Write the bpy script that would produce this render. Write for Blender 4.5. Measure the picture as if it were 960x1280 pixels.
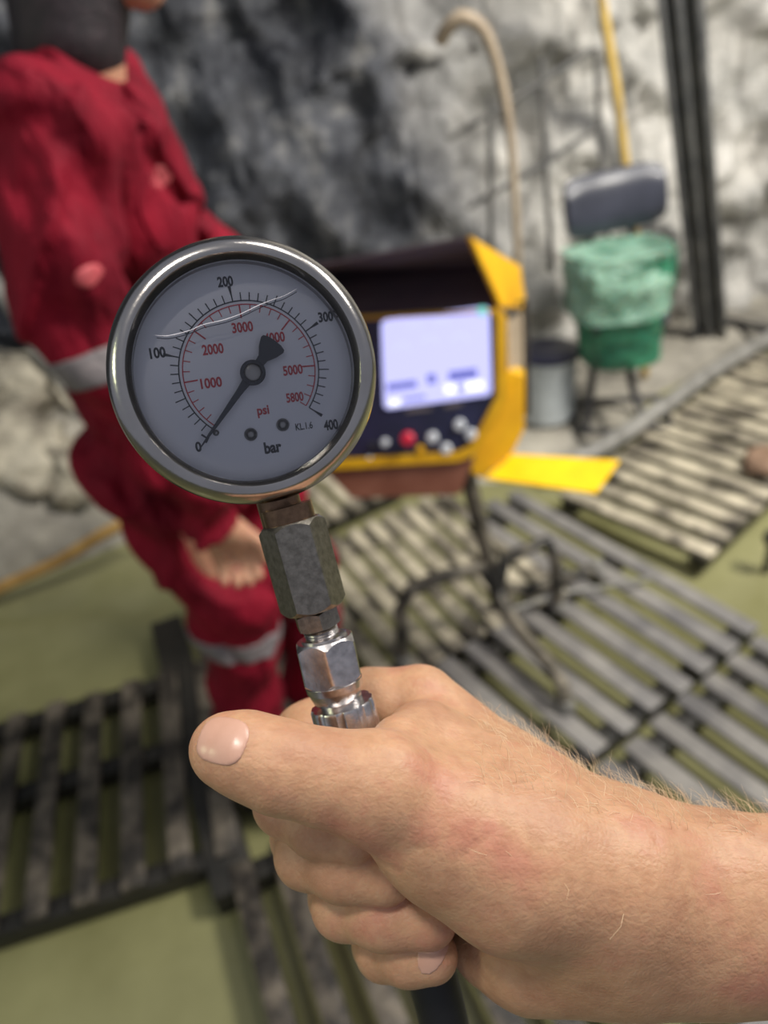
import bpy, bmesh, math, random
import numpy as np
from mathutils import Vector, Matrix, noise
random.seed(7); np.random.seed(7)
for o in list(bpy.data.objects): bpy.data.objects.remove(o)
scene = bpy.context.scene
col = scene.collection
V = Vector

# ------------------------------------------------------------------ camera
FPX, PITCH, ROLL, CAMZ = 950.0, math.radians(35), math.radians(8), 1.6
CP = V((0, 0, CAMZ))
CF = V((0, math.cos(PITCH), -math.sin(PITCH)))
U0 = V((0, math.sin(PITCH), math.cos(PITCH))); R0 = V((1, 0, 0))
CR = R0*math.cos(ROLL) - U0*math.sin(ROLL)
CU = U0*math.cos(ROLL) + R0*math.sin(ROLL)
cam_d = bpy.data.cameras.new('camera'); cam = bpy.data.objects.new('camera', cam_d); col.objects.link(cam)
m = Matrix((CR, CU, -CF)).transposed().to_4x4(); m.translation = CP
cam.matrix_world = m
cam_d.sensor_fit = 'VERTICAL'; cam_d.sensor_height = 36.0; cam_d.sensor_width = 27.0
cam_d.lens = FPX/1280*36.0
cam_d.clip_start = 0.02; cam_d.clip_end = 60
cam_d.dof.use_dof = True; cam_d.dof.focus_distance = 0.197; cam_d.dof.aperture_fstop = 8.0
scene.camera = cam

# ------------------------------------------------------------------ light
w = bpy.data.worlds.new('world'); scene.world = w; w.use_nodes = True
bg = w.node_tree.nodes['Background']; bg.inputs[0].default_value = (0.80, 0.84, 1.0, 1); bg.inputs[1].default_value = 0.30
def area(name, loc, target, size, power, color):
    l = bpy.data.lights.new(name, 'AREA'); l.shape = 'RECTANGLE'; l.size = size[0]; l.size_y = size[1]
    l.energy = power; l.color = color
    o = bpy.data.objects.new(name, l); col.objects.link(o); o.location = loc
    o.rotation_euler = (V(target)-V(loc)).to_track_quat('-Z', 'Y').to_euler(); return o
dl = area('drift_lamp', (2.6, 0.9, 3.3), (0.5, 2.9, 0.2), (0.7, 0.5), 64, (1.0, 0.95, 0.86)); dl.data.spread = math.radians(115)
area('headlamp', CP+CR*-0.16+CU*0.34-CF*0.22, CP+CR*0.05-CU*0.06+CF*0.22, (0.12, 0.08), 1.7, (1.0, 0.93, 0.84))  # added fill near the camera that brightens the hand
area('wall_lamp', (2.0, 1.5, 3.3), (1.1, 3.3, 1.3), (0.5, 0.4), 55, (1.0, 0.97, 0.92))  # added fill that brightens the pale rock on the right
area('side_lamp', (-2.4, -0.2, 2.5), (-0.2, 0.6, 1.3), (0.5, 0.5), 9, (0.93, 1.0, 0.62))  # added tinted light giving the bezel a yellow-green reflection
area('overhead_lamp', (0.9, 0.9, 3.5), (0.2, 1.6, 0.0), (0.7, 0.7), 22, (1.0, 0.95, 0.88))
scene.view_settings.view_transform = 'Standard'; scene.view_settings.look = 'None'
scene.view_settings.gamma = 1.0; scene.view_settings.use_curve_mapping = False
scene.view_settings.exposure = 0.0

# ------------------------------------------------------------------ pixel helpers (a ray of the photograph, cut at a real depth)
def ray(x, y): return CF + CR*((x-480)/FPX) - CU*((y-640)/FPX)
def PZ(x, y, d): return CP + ray(x, y)*d                 # at distance d along the view axis
def PG(x, y, z=0.0):
    r = ray(x, y); return CP + r*((z-CAMZ)/r.z)
def PY(x, y, Y):
    r = ray(x, y); return CP + r*(Y/r.y)
def PP(x, y, O, N):
    r = ray(x, y); return CP + r*((O-CP).dot(N)/r.dot(N))

# ------------------------------------------------------------------ materials
def srgb(r, g, b):
    f = lambda c: (c/255/12.92) if c/255 <= 0.04045 else ((c/255+0.055)/1.055)**2.4
    return (f(r), f(g), f(b), 1)
def nodes(name):
    mt = bpy.data.materials.new(name); mt.use_nodes = True
    nt = mt.node_tree; return mt, nt, nt.nodes['Principled BSDF']
def add(nt, kind, **kw):
    n = nt.nodes.new(kind)
    for k, v in kw.items(): setattr(n, k, v)
    return n
def coords(nt, scale=(1, 1, 1)):
    tc = add(nt, 'ShaderNodeTexCoord'); mp = add(nt, 'ShaderNodeMapping'); mp.inputs['Scale'].default_value = scale
    nt.links.new(tc.outputs['Object'], mp.inputs[0]); return mp.outputs[0]
def noise_n(nt, vec, scale, detail=4, rough=0.55):
    n = add(nt, 'ShaderNodeTexNoise'); n.inputs['Scale'].default_value = scale
    n.inputs['Detail'].default_value = detail; n.inputs['Roughness'].default_value = rough
    nt.links.new(vec, n.inputs['Vector']); return n.outputs[0]
def ramp(nt, fac, stops):
    r = add(nt, 'ShaderNodeValToRGB'); e = r.color_ramp.elements
    e[0].position, e[0].color = stops[0]; e[1].position, e[1].color = stops[-1]
    for p, c in stops[1:-1]:
        x = e.new(p); x.color = c
    nt.links.new(fac, r.inputs[0]); return r.outputs[0]
def bump(nt, bs, h, strength, dist):
    b = add(nt, 'ShaderNodeBump'); b.inputs['Strength'].default_value = strength; b.inputs['Distance'].default_value = dist
    nt.links.new(h, b.inputs['Height']); nt.links.new(b.outputs[0], bs.inputs['Normal']); return b
def mat(name, c1, c2=None, scale=8, rough=0.6, metal=0.0, bumps=0.0, bscale=None, bdist=0.01, stretch=(1, 1, 1), lo=0.35, hi=0.65, spec=0.5):
    mt, nt, bs = nodes(name)
    bs.inputs['Roughness'].default_value = rough; bs.inputs['Metallic'].default_value = metal
    bs.inputs['Specular IOR Level'].default_value = spec
    vec = coords(nt, stretch)
    nz = noise_n(nt, vec, scale, 6, 0.6)
    nt.links.new(ramp(nt, nz, [(lo, c1), (hi, c2 or c1)]), bs.inputs['Base Color'])
    if bumps: bump(nt, bs, noise_n(nt, vec, bscale or scale*3, 6, 0.6), bumps, bdist)
    return mt
M = {}
M['bezel'] = mat('brushed_steel', srgb(176, 172, 168), srgb(190, 187, 184), 60, 0.20, 1.0, 0.06, 400, 0.001)
M['steel_dark'] = mat('case_steel', srgb(130, 128, 126), srgb(150, 148, 146), 60, 0.3, 1.0)
M['coupling'] = mat('dull_nickel', srgb(120, 116, 108), srgb(152, 147, 138), 500, 0.36, 1.0, 0.25, 1500, 0.0004)
M['zinc'] = mat('zinc_plate', srgb(176, 172, 172), srgb(218, 214, 212), 300, 0.27, 1.0, 0.15, 900, 0.0004)
M['bronze'] = mat('bronze_socket', srgb(104, 84, 68), srgb(132, 106, 86), 300, 0.32, 1.0, 0.2, 900, 0.0004)
M['dial'] = mat('dial_face', srgb(240, 240, 244), srgb(243, 243, 247), 30, 0.6)
M['ink_black'] = mat('black_ink', srgb(26, 28, 40), None, 10, 0.6)
M['ink_red'] = mat('red_ink', srgb(196, 46, 56), None, 10, 0.6)
M['pointer'] = mat('pointer_paint', srgb(22, 26, 40), srgb(26, 30, 46), 40, 0.5)
M['black'] = mat('black_rubber', srgb(22, 22, 24), srgb(30, 30, 32), 60, 0.55, 0, 0.2, 200, 0.001)
M['black_metal'] = mat('black_paint', srgb(30, 30, 34), srgb(58, 56, 54), 14, 0.45, 0.1, 0.2, 60, 0.002)
M['post'] = mat('dirty_black_tube', srgb(34, 33, 31), srgb(140, 132, 116), 7, 0.5, 0.1, 0.3, 60, 0.002, lo=0.42, hi=0.66)
M['yellow'] = mat('yellow_paint', srgb(236, 184, 24), srgb(214, 158, 16), 9, 0.45)
M['yellow2'] = mat('bright_yellow_paint', srgb(250, 208, 10), srgb(240, 190, 8), 12, 0.5)
M['brown'] = mat('rusty_paint', srgb(134, 82, 62), srgb(160, 106, 84), 8, 0.5)
M['panel'] = mat('panel_dark', srgb(36, 38, 62), srgb(44, 46, 76), 14, 0.35)
M['hood'] = mat('hood_dark', srgb(84, 74, 84), srgb(100, 86, 90), 8, 0.55)
M['red_btn'] = mat('red_button', srgb(220, 40, 70), None, 8, 0.35)
M['white_btn'] = mat('white_button', srgb(215, 220, 225), None, 8, 0.4)
M['leather'] = mat('black_vinyl', srgb(44, 46, 56), srgb(54, 56, 68), 10, 0.38, 0, 0.2, 60, 0.003)
M['white'] = mat('white_plastic', srgb(196, 202, 204), srgb(176, 182, 184), 10, 0.45)
M['wood_pale'] = mat('muddy_pale_slats', srgb(84, 78, 68), srgb(198, 188, 164), 7, 0.6, 0, 0.5, 40, 0.006, (1, 1, 1), 0.38, 0.6)
M['wood_grey'] = mat('wet_grey_slats', srgb(102, 100, 100), srgb(146, 142, 136), 6, 0.42, 0, 0.5, 50, 0.005, (1, 1, 1), 0.36, 0.66)
M['wood_dark'] = mat('wet_dark_slats', srgb(46, 42, 38), srgb(128, 118, 104), 14, 0.36, 0, 0.7, 60, 0.008, (1, 1, 1), 0.42, 0.7)
M['bearer'] = mat('wet_bearer', srgb(26, 25, 22), srgb(46, 43, 38), 10, 0.5, 0, 0.5, 50, 0.006)
M['water'] = mat('murky_water', srgb(118, 116, 78), srgb(152, 150, 108), 1.2, 0.16, 0, 0.12, 5, 0.02)
M['hose_beige'] = mat('beige_hose', srgb(176, 160, 138), srgb(150, 134, 114), 12, 0.6)
M['hose_ochre'] = mat('ochre_hose', srgb(186, 148, 84), srgb(150, 116, 62), 12, 0.6)
M['hose_grey'] = mat('grey_pipe', srgb(150, 148, 142), srgb(112, 110, 104), 12, 0.5)
M['rod_yellow'] = mat('muddy_yellow_rod', srgb(190, 160, 84), srgb(112, 98, 80), 3.5, 0.6, lo=0.45, hi=0.6)
M['pole'] = mat('grey_steel_pole', srgb(84, 86, 90), srgb(122, 122, 122), 8, 0.5, 0.2, 0.3, 50, 0.004)
M['wire'] = mat('dirty_wire', srgb(84, 84, 84), srgb(104, 102, 98), 12, 0.6)  # grey of the bars that stand for shadow lines
M['band'] = mat('grey_reflective_tape', srgb(128, 120, 120), srgb(108, 102, 104), 60, 0.5)
M['patch'] = mat('pale_patch', srgb(205, 100, 104), srgb(186, 70, 80), 60, 0.7)
M['hairmat'] = mat('blond_hair', srgb(244, 222, 186), srgb(224, 196, 156), 200, 0.5)
M['darkhair'] = mat('dark_hair', srgb(24, 18, 24), srgb(46, 34, 40), 60, 0.6, 0, 0.6, 120, 0.004)
M['boot'] = mat('black_boot', srgb(24, 23, 22), srgb(44, 42, 38), 20, 0.5)
M['rock_loose'] = mat('pale_rock', srgb(120, 112, 98), srgb(196, 188, 168), 7, 0.8, 0, 0.8, 20, 0.03, (1, 1, 1), 0.35, 0.62)
M['ground'] = mat('muddy_ground', srgb(112, 108, 100), srgb(178, 172, 158), 3.2, 0.6, 0, 0.7, 16, 0.02, (1, 1, 1), 0.35, 0.65)
M['clay'] = mat('brown_clay', srgb(128, 102, 82), srgb(156, 128, 104), 8, 0.7, 0, 0.6, 30, 0.01)

def mat_skin(name, base, red, light):
    mt, nt, bs = nodes(name)
    vec = coords(nt)
    n1 = noise_n(nt, vec, 38, 4, 0.6); n2 = noise_n(nt, vec, 240, 3, 0.6)
    c = ramp(nt, n1, [(0.36, base), (0.52, light), (0.68, red)])
    mx = add(nt, 'ShaderNodeMixRGB'); mx.blend_type = 'MULTIPLY'; mx.inputs[0].default_value = 0.5
    nt.links.new(c, mx.inputs[1])
    nt.links.new(ramp(nt, n2, [(0.35, (0.82, 0.74, 0.70, 1)), (0.6, (1, 1, 1, 1))]), mx.inputs[2])
    nt.links.new(mx.outputs[0], bs.inputs['Base Color'])
    bs.inputs['Roughness'].default_value = 0.48
    bs.inputs['Subsurface Weight'].default_value = 0.25; bs.inputs['Subsurface Radius'].default_value = (1.0, 0.35, 0.2)
    bs.inputs['Subsurface Scale'].default_value = 0.003
    # fine skin folds: stretched noise and a cell pattern
    vec2 = coords(nt, (1.0, 1.0, 1.0))
    vo = add(nt, 'ShaderNodeTexVoronoi'); vo.feature = 'DISTANCE_TO_EDGE'; vo.inputs['Scale'].default_value = 620
    nt.links.new(vec2, vo.inputs['Vector'])
    n3 = noise_n(nt, coords(nt, (1.0, 2.2, 0.8)), 170, 5, 0.6)
    ma = add(nt, 'ShaderNodeMath'); ma.operation = 'MULTIPLY_ADD'; ma.inputs[1].default_value = 0.35
    nt.links.new(vo.outputs[0], ma.inputs[0]); nt.links.new(n3, ma.inputs[2])
    bump(nt, bs, ma.outputs[0], 0.45, 0.0009)
    return mt
M['skin'] = mat_skin('skin', srgb(194, 146, 114), srgb(202, 142, 116), srgb(208, 162, 126))
M['skin2'] = mat_skin('skin_far', srgb(190, 140, 112), srgb(190, 124, 104), srgb(204, 156, 126))
M['nail'] = mat('nail', srgb(206, 160, 138), srgb(214, 170, 150), 90, 0.28, 0, 0.1, 300, 0.0004)

def mat_cloth():
    mt, nt, bs = nodes('red_cloth'); vec = coords(nt)
    n = noise_n(nt, vec, 5, 5, 0.6)
    nt.links.new(ramp(nt, n, [(0.35, srgb(98, 8, 28)), (0.65, srgb(140, 16, 40))]), bs.inputs['Base Color'])
    bs.inputs['Roughness'].default_value = 0.75; bs.inputs['Specular IOR Level'].default_value = 0.2
    n2 = noise_n(nt, coords(nt, (3, 3, 1)), 5, 4, 0.5)
    bump(nt, bs, n2, 0.9, 0.05); return mt
M['cloth'] = mat_cloth()
def mat_rock():
    mt, nt, bs = nodes('rock_face'); vec = coords(nt)
    tc = add(nt, 'ShaderNodeSeparateXYZ'); nt.links.new(vec, tc.inputs[0])
    big = noise_n(nt, vec, 1.3, 3, 0.6); fine = noise_n(nt, vec, 4.6, 8, 0.68); spk = noise_n(nt, vec, 22, 5, 0.7)
    dark = ramp(nt, fine, [(0.38, srgb(38, 40, 48)), (0.55, srgb(92, 94, 100)), (0.72, srgb(170, 168, 164))])
    pale = ramp(nt, fine, [(0.28, srgb(122, 120, 116)), (0.42, srgb(176, 174, 168)), (0.66, srgb(222, 218, 210))])
    # the rock itself turns from dark ore to pale sprayed concrete across the face
    a = add(nt, 'ShaderNodeMath'); a.operation = 'MULTIPLY_ADD'; a.inputs[1].default_value = 0.9
    nt.links.new(big, a.inputs[0]); nt.links.new(tc.outputs[0], a.inputs[2])
    mr = add(nt, 'ShaderNodeMapRange'); mr.inputs[1].default_value = 0.75; mr.inputs[2].default_value = 1.25
    nt.links.new(a.outputs[0], mr.inputs[0])
    mx = add(nt, 'ShaderNodeMixRGB'); nt.links.new(mr.outputs[0], mx.inputs[0]); nt.links.new(dark, mx.inputs[1]); nt.links.new(pale, mx.inputs[2])
    # veins
    wv = noise_n(nt, vec, 2.2, 2, 0.4)
    vein = ramp(nt, wv, [(0.465, (1, 1, 1, 1)), (0.5, (0.5, 0.49, 0.48, 1)), (0.535, (1, 1, 1, 1))])
    m2 = add(nt, 'ShaderNodeMixRGB'); m2.blend_type = 'MULTIPLY'; m2.inputs[0].default_value = 0.8
    nt.links.new(mx.outputs[0], m2.inputs[1]); nt.links.new(vein, m2.inputs[2])
    nt.links.new(m2.outputs[0], bs.inputs['Base Color'])
    bs.inputs['Roughness'].default_value = 0.5
    bump(nt, bs, spk, 0.7, 0.04); return mt
M['rock'] = mat_rock()
def mat_glass():
    mt, nt, bs = nodes('gauge_glass'); nt.nodes.remove(bs)
    t = add(nt, 'ShaderNodeBsdfTransparent'); t.inputs[0].default_value = (0.98, 0.985, 1.0, 1)
    g = add(nt, 'ShaderNodeBsdfGlossy'); g.inputs['Roughness'].default_value = 0.06
    fr = add(nt, 'ShaderNodeFresnel'); fr.inputs[0].default_value = 1.5
    mx = add(nt, 'ShaderNodeMixShader'); out = nt.nodes['Material Output']
    nt.links.new(fr.outputs[0], mx.inputs[0]); nt.links.new(t.outputs[0], mx.inputs[1]); nt.links.new(g.outputs[0], mx.inputs[2])
    nt.links.new(mx.outputs[0], out.inputs[0]); return mt
M['glass'] = mat_glass()
def mat_bag(name, c, c2, alpha):
    mt, nt, bs = nodes(name); vec = coords(nt)
    n = noise_n(nt, vec, 9, 5, 0.6)
    nt.links.new(ramp(nt, noise_n(nt, coords(nt, (1, 1, 1.6)), 6, 4, 0.6), [(0.4, c), (0.62, c2)]), bs.inputs['Base Color']); bs.inputs['Roughness'].default_value = 0.22
    bs.inputs['Alpha'].default_value = alpha; bs.inputs['Transmission Weight'].default_value = 0.0
    bs.inputs['Subsurface Weight'].default_value = 0.2
    bump(nt, bs, n, 0.9, 0.05); return mt
M['bag_pale'] = mat_bag('pale_green_film', srgb(92, 132, 112), srgb(164, 204, 182), 0.88)
M['bag_green'] = mat_bag('green_film', srgb(34, 98, 76), srgb(70, 148, 112), 0.96)
def mat_emit(name, c, s):
    mt, nt, bs = nodes(name)
    bs.inputs['Base Color'].default_value = (0.02, 0.02, 0.03, 1)
    bs.inputs['Emission Color'].default_value = c; bs.inputs['Emission Strength'].default_value = s; return mt
M['screen'] = mat_emit('lit_screen', srgb(196, 196, 255), 1.25)
M['screen_dim'] = mat_emit('screen_text', srgb(112, 116, 206), 1.0)
M['screen_icon'] = mat_emit('screen_dials', srgb(206, 210, 250), 1.15)
M['screen_lit'] = mat_emit('screen_bright_fields', srgb(240, 242, 255), 1.7)
M['green_led'] = mat_emit('green_lamp', srgb(110, 215, 195), 1.1)

# ------------------------------------------------------------------ mesh helpers
def link(name, me, mt, parent=None, smooth=True):
    o = bpy.data.objects.new(name, me); col.objects.link(o)
    if mt is not None: me.materials.append(mt)
    if parent is not None: o.parent = parent
    if smooth:
        for p in me.polygons: p.use_smooth = True
        try: me.set_sharp_from_angle(angle=math.radians(38))
        except Exception: pass
    return o
def tag(o, label=None, cat=None, group=None, kind=None):
    if label: o['label'] = label
    if cat: o['category'] = cat
    if group: o['group'] = group
    if kind: o['kind'] = kind
    return o
def empty(name, loc=(0, 0, 0), rot=None):
    o = bpy.data.objects.new(name, None); col.objects.link(o)
    if rot is None: o.location = loc
    else:
        mm = rot.to_4x4(); mm.translation = V(loc); o.matrix_world = mm
    o.empty_display_size = 0.05; return o
class MB:
    """collects shapes of ONE part"""
    def __init__(s, M4=None): s.v = []; s.f = []; s.m = M4
    def add(s, vs, fs):
        k = len(s.v); s.v += [V(x) for x in vs]; s.f += [tuple(i+k for i in f) for f in fs]; return s
    def box(s, c, size, rot=None, bev=0.0):
        bm = bmesh.new(); bmesh.ops.create_cube(bm, size=1.0)
        for v in bm.verts: v.co = V((v.co.x*size[0], v.co.y*size[1], v.co.z*size[2]))
        if bev: bmesh.ops.bevel(bm, geom=bm.edges[:], offset=bev, segments=2, affect='EDGES', profile=0.6)
        for v in bm.verts:
            if rot is not None: v.co = rot @ v.co
            v.co += V(c)
        bm.verts.index_update()
        s.add([v.co.copy() for v in bm.verts], [[v.index for v in f.verts] for f in bm.faces]); bm.free(); return s
    def tube(s, pts, rad, seg=12, caps=True, smooth=0):
        pts = [V(p) for p in pts]
        if smooth: pts, rad = catmull(pts, rad, smooth)
        n = len(pts); rr = rad if isinstance(rad, (list, tuple)) else [rad]*n
        T = []
        for i in range(n):
            a = pts[max(i-1, 0)]; b = pts[min(i+1, n-1)]; T.append((b-a).normalized())
        nrm = T[0].orthogonal().normalized(); vs = []; fs = []
        for i in range(n):
            nrm = (nrm - T[i]*nrm.dot(T[i])).normalized(); bi = T[i].cross(nrm)
            for k in range(seg):
                a = 2*math.pi*k/seg; vs.append(pts[i] + (nrm*math.cos(a)+bi*math.sin(a))*rr[i])
        for i in range(n-1):
            for k in range(seg):
                k2 = (k+1) % seg; fs.append((i*seg+k, i*seg+k2, (i+1)*seg+k2, (i+1)*seg+k))
        if caps:
            fs.append(tuple(range(seg))[::-1]); fs.append(tuple((n-1)*seg+k for k in range(seg)))
        return s.add(vs, fs)
    def lathe(s, prof, seg=64, axis='z', close=False, sides=None):
        """prof: (radius, height) pairs; revolve round local z"""
        vs = []; fs = []; n = len(prof)
        for (r, z) in prof:
            for k in range(seg):
                a = 2*math.pi*k/seg; vs.append(V((r*math.cos(a), r*math.sin(a), z)))
        rng = n if close else n-1
        for i in range(rng):
            j = (i+1) % n
            for k in range(seg):
                k2 = (k+1) % seg; fs.append((i*seg+k, i*seg+k2, j*seg+k2, j*seg+k))
        if not close:
            if prof[0][0] > 1e-9: fs.append(tuple(range(seg))[::-1])
            if prof[-1][0] > 1e-9: fs.append(tuple((n-1)*seg+k for k in range(seg)))
        return s.add(vs, fs)
    def prism(s, poly, off):
        """closed outline in 3-D, extruded by vector off"""
        n = len(poly); a = [V(p) for p in poly]; b = [p+V(off) for p in a]
        fs = [tuple(range(n)), tuple(range(2*n-1, n-1, -1))]
        for i in range(n):
            j = (i+1) % n; fs.append((i, i+n, j+n, j))
        return s.add(a+b, fs)
    def xf(s, M4):
        s.v = [M4 @ v for v in s.v]; return s
    def build(s, name, mt, parent=None, smooth=True, bevel=0.0, weld=True):
        me = bpy.data.meshes.new(name)
        me.from_pydata([tuple(v) for v in s.v], [], s.f)
        bm = bmesh.new(); bm.from_mesh(me)
        if weld: bmesh.ops.remove_doubles(bm, verts=bm.verts[:], dist=1e-6)
        bmesh.ops.recalc_face_normals(bm, faces=bm.faces[:])
        bm.to_mesh(me); bm.free()
        o = link(name, me, mt, parent, smooth)
        if bevel:
            md = o.modifiers.new('bevel', 'BEVEL'); md.width = bevel; md.segments = 2; md.limit_method = 'ANGLE'
        return o
def catmull(pts, rad, sub):
    n = len(pts); rr = rad if isinstance(rad, (list, tuple)) else [rad]*n
    P = []; Rr = []
    for i in range(n-1):
        p0 = pts[max(i-1, 0)]; p1 = pts[i]; p2 = pts[i+1]; p3 = pts[min(i+2, n-1)]
        for k in range(sub):
            t = k/sub
            P.append(0.5*((2*p1)+(p2-p0)*t+(2*p0-5*p1+4*p2-p3)*t*t+(3*p1-p0-3*p2+p3)*t**3))
            Rr.append(rr[i]*(1-t)+rr[i+1]*t)
    P.append(pts[-1]); Rr.append(rr[-1]); return P, Rr

# ------------------------------------------------------------------ smooth bodies: distance field + surface nets
def smin(a, b, k):
    h = np.clip(0.5+0.5*(b-a)/k, 0, 1); return b*(1-h)+a*h-k*h*(1-h)
def caps(P, a, b, ra, rb, sc=None):
    a = np.array(a, float); b = np.array(b, float)
    if sc is not None: P = P*sc; a = a*sc; b = b*sc
    ab = b-a; L = max(ab@ab, 1e-12)
    t = np.clip(((P-a)@ab)/L, 0, 1)
    d = P-a-t[..., None]*ab
    return np.sqrt((d*d).sum(-1)) - (ra+(rb-ra)*t)
def ellip(P, c, r, B=None):
    q = P-np.array(c, float)
    if B is not None: q = q@np.array(B, float).T
    r = np.array(r, float)
    k0 = np.sqrt(((q/r)**2).sum(-1)); k1 = np.sqrt(((q/(r*r))**2).sum(-1))+1e-9
    return k0*(k0-1)/k1
def polydist(P, pts):
    d = None
    for a, b in zip(pts[:-1], pts[1:]):
        e = caps(P, a, b, 0, 0); d = e if d is None else np.minimum(d, e)
    return d
def surfnet(fn, lo, hi, h):
    lo = np.array(lo, float); hi = np.array(hi, float)
    n = np.ceil((hi-lo)/h).astype(int)+1
    ax = [lo[i]+h*np.arange(n[i]) for i in range(3)]
    vol = np.empty(n, np.float32)
    st = max(1, int(1.2e6/(n[1]*n[2])))
    for i in range(0, n[0], st):
        G = np.stack(np.meshgrid(ax[0][i:i+st], ax[1], ax[2], indexing='ij'), -1)
        vol[i:i+st] = fn(G)
    S = vol < 0
    c = [(i, j, k) for i in (0, 1) for j in (0, 1) for k in (0, 1)]
    sl = lambda A, o: A[o[0]:A.shape[0]-1+o[0], o[1]:A.shape[1]-1+o[1], o[2]:A.shape[2]-1+o[2]]
    cnt = sum(sl(S, o).astype(np.int8) for o in c)
    act = (cnt > 0) & (cnt < 8); idx = np.argwhere(act)
    acc = np.zeros((len(idx), 3)); num = np.zeros(len(idx))
    val = {o: vol[idx[:, 0]+o[0], idx[:, 1]+o[1], idx[:, 2]+o[2]].astype(float) for o in c}
    for o in c:
        for a in range(3):
            if o[a] == 0:
                p = list(o); p[a] = 1; p = tuple(p)
                v0 = val[o]; v1 = val[p]; mk = (v0 < 0) != (v1 < 0)
                t = np.where(mk, v0/np.where(mk, v0-v1, 1), 0)
                pt = np.tile(np.array(o, float), (len(idx), 1)); pt[:, a] += t
                acc += pt*mk[:, None]; num += mk
    verts = lo + h*(idx+acc/num[:, None])
    ids = -np.ones(act.shape, np.int64); ids[tuple(idx.T)] = np.arange(len(idx))
    F = []
    for a in range(3):
        b, d = (a+1) % 3, (a+2) % 3
        s0 = [slice(None)]*3; s1 = [slice(None)]*3; s0[a] = slice(0, -1); s1[a] = slice(1, None)
        A = S[tuple(s0)]; Bq = S[tuple(s1)]
        e = np.argwhere(A != Bq)
        e = e[(e[:, b] > 0) & (e[:, d] > 0) & (e[:, b] < S.shape[b]-1) & (e[:, d] < S.shape[d]-1)]
        if not len(e): continue
        ins = A[tuple(e.T)]
        def g(db, dd):
            q = e.copy(); q[:, b] += db; q[:, d] += dd; return ids[tuple(q.T)]
        q = np.stack([g(-1, -1), g(0, -1), g(0, 0), g(-1, 0)], 1)
        q[~ins] = q[~ins][:, ::-1]; F.append(q)
    return verts, np.concatenate(F)
def sdf_obj(name, fn, lo, hi, h, mt, parent=None, xf=None):
    v, f = surfnet(fn, lo, hi, h)
    if xf is not None: v = v@np.array(xf[0]).T+np.array(xf[1])
    me = bpy.data.meshes.new(name)
    me.vertices.add(len(v)); me.vertices.foreach_set('co', v.ravel())
    me.loops.add(f.size); me.loops.foreach_set('vertex_index', f.ravel().astype(np.int32))
    me.polygons.add(len(f)); me.polygons.foreach_set('loop_start', np.arange(0, f.size, 4, dtype=np.int32))
    try: me.polygons.foreach_set('loop_total', np.full(len(f), 4, dtype=np.int32))
    except Exception: pass
    me.update(calc_edges=True); me.validate()
    me.polygons.foreach_set('use_smooth', np.ones(len(me.polygons), bool))
    o = link(name, me, mt, parent, smooth=False); return o

# ================================================================== SETTING
def wall_path(u):
    pts = [(-6.0, 2.2), (-3.2, 3.0), (-1.8, 3.45), (-0.6, 3.35), (0.3, 3.3), (1.1, 3.45), (2.1, 3.75), (3.4, 4.0), (6.0, 3.6)]
    u = u*(len(pts)-1); i = min(int(u), len(pts)-2); t = u-i
    a = V(pts[i]); b = V(pts[i+1]); return a.lerp(b, t*t*(3-2*t)*0.4+t*0.6)
def build_wall():
    NU, NV = 420, 150; vs = []; fs = []
    for j in range(NV+1):
        z = -0.3+5.0*j/NV
        for i in range(NU+1):
            p = wall_path(i/NU); base = V((p.x, p.y+0.10*z-0.05*max(0, z-1.5)**2, z))
            q = base*1.0
            d = 0.26*noise.fractal(q*0.9, 0.9, 2.2, 3) + 0.13*(1-abs(noise.noise(q*2.3+V((3, 1, 7))))*2)
            d += 0.05*noise.fractal(q*6.0, 0.7, 2.0, 4)
            c = noise.cell(q*3.0+V((d, d, d)))
            vs.append((base.x, base.y-d*1.0-0.05*c, base.z))
    for j in range(NV):
        for i in range(NU):
            a = j*(NU+1)+i; fs.append((a, a+1, a+NU+2, a+NU+1))
    me = bpy.data.meshes.new('wall_back'); me.from_pydata(vs, [], fs)
    o = link('wall_back', me, M['rock'], smooth=False)
    for p in me.polygons: p.use_smooth = True
    tag(o, 'rough blasted rock face, dark on the left and pale on the right', kind='structure')
build_wall()
def edge_y(x):
    xs = [-6, -2.2, -1.4, -1.0, -0.3, 0.3, 0.7, 1.3, 1.9, 2.6, 6]; ys = [1.7, 1.9, 2.15, 2.35, 2.6, 2.3, 2.3, 2.86, 3.2, 3.4, 3.4]
    return float(np.interp(x, xs, ys))
def ground_h(x, y):
    e = edge_y(x); t = (y-e)/0.28; t = max(0, min(1, t)); t = t*t*(3-2*t)
    top = 0.0 + (0.22 if x < -0.5 else 0.0)*min(1, max(0, (-0.5-x)/0.5))
    rough = 0.10 if x < -0.4 else 0.018
    nz = noise.fractal(V((x*4, y*4, 0)), 0.8, 2, 5)
    return -0.22+t*(top+0.21-(0.04 if y < 2.62 and x > -0.4 else 0))+nz*rough*t
def build_ground():
    NX, NY = 360, 90; vs = []; fs = []
    for j in range(NY+1):
        for i in range(NX+1):
            x = -6+12*i/NX; y = 1.6+2.9*j/NY; vs.append((x, y, ground_h(x, y)))
    for j in range(NY):
        for i in range(NX):
            a = j*(NX+1)+i; fs.append((a, a+1, a+NX+2, a+NX+1))
    me = bpy.data.meshes.new('ground'); me.from_pydata(vs, [], fs)
    o = link('ground', me, M['ground'], smooth=False)
    for p in me.polygons: p.use_smooth = True
    tag(o, 'muddy pale ground along the foot of the rock face', kind='structure')
build_ground()
WZ = -0.085
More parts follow.
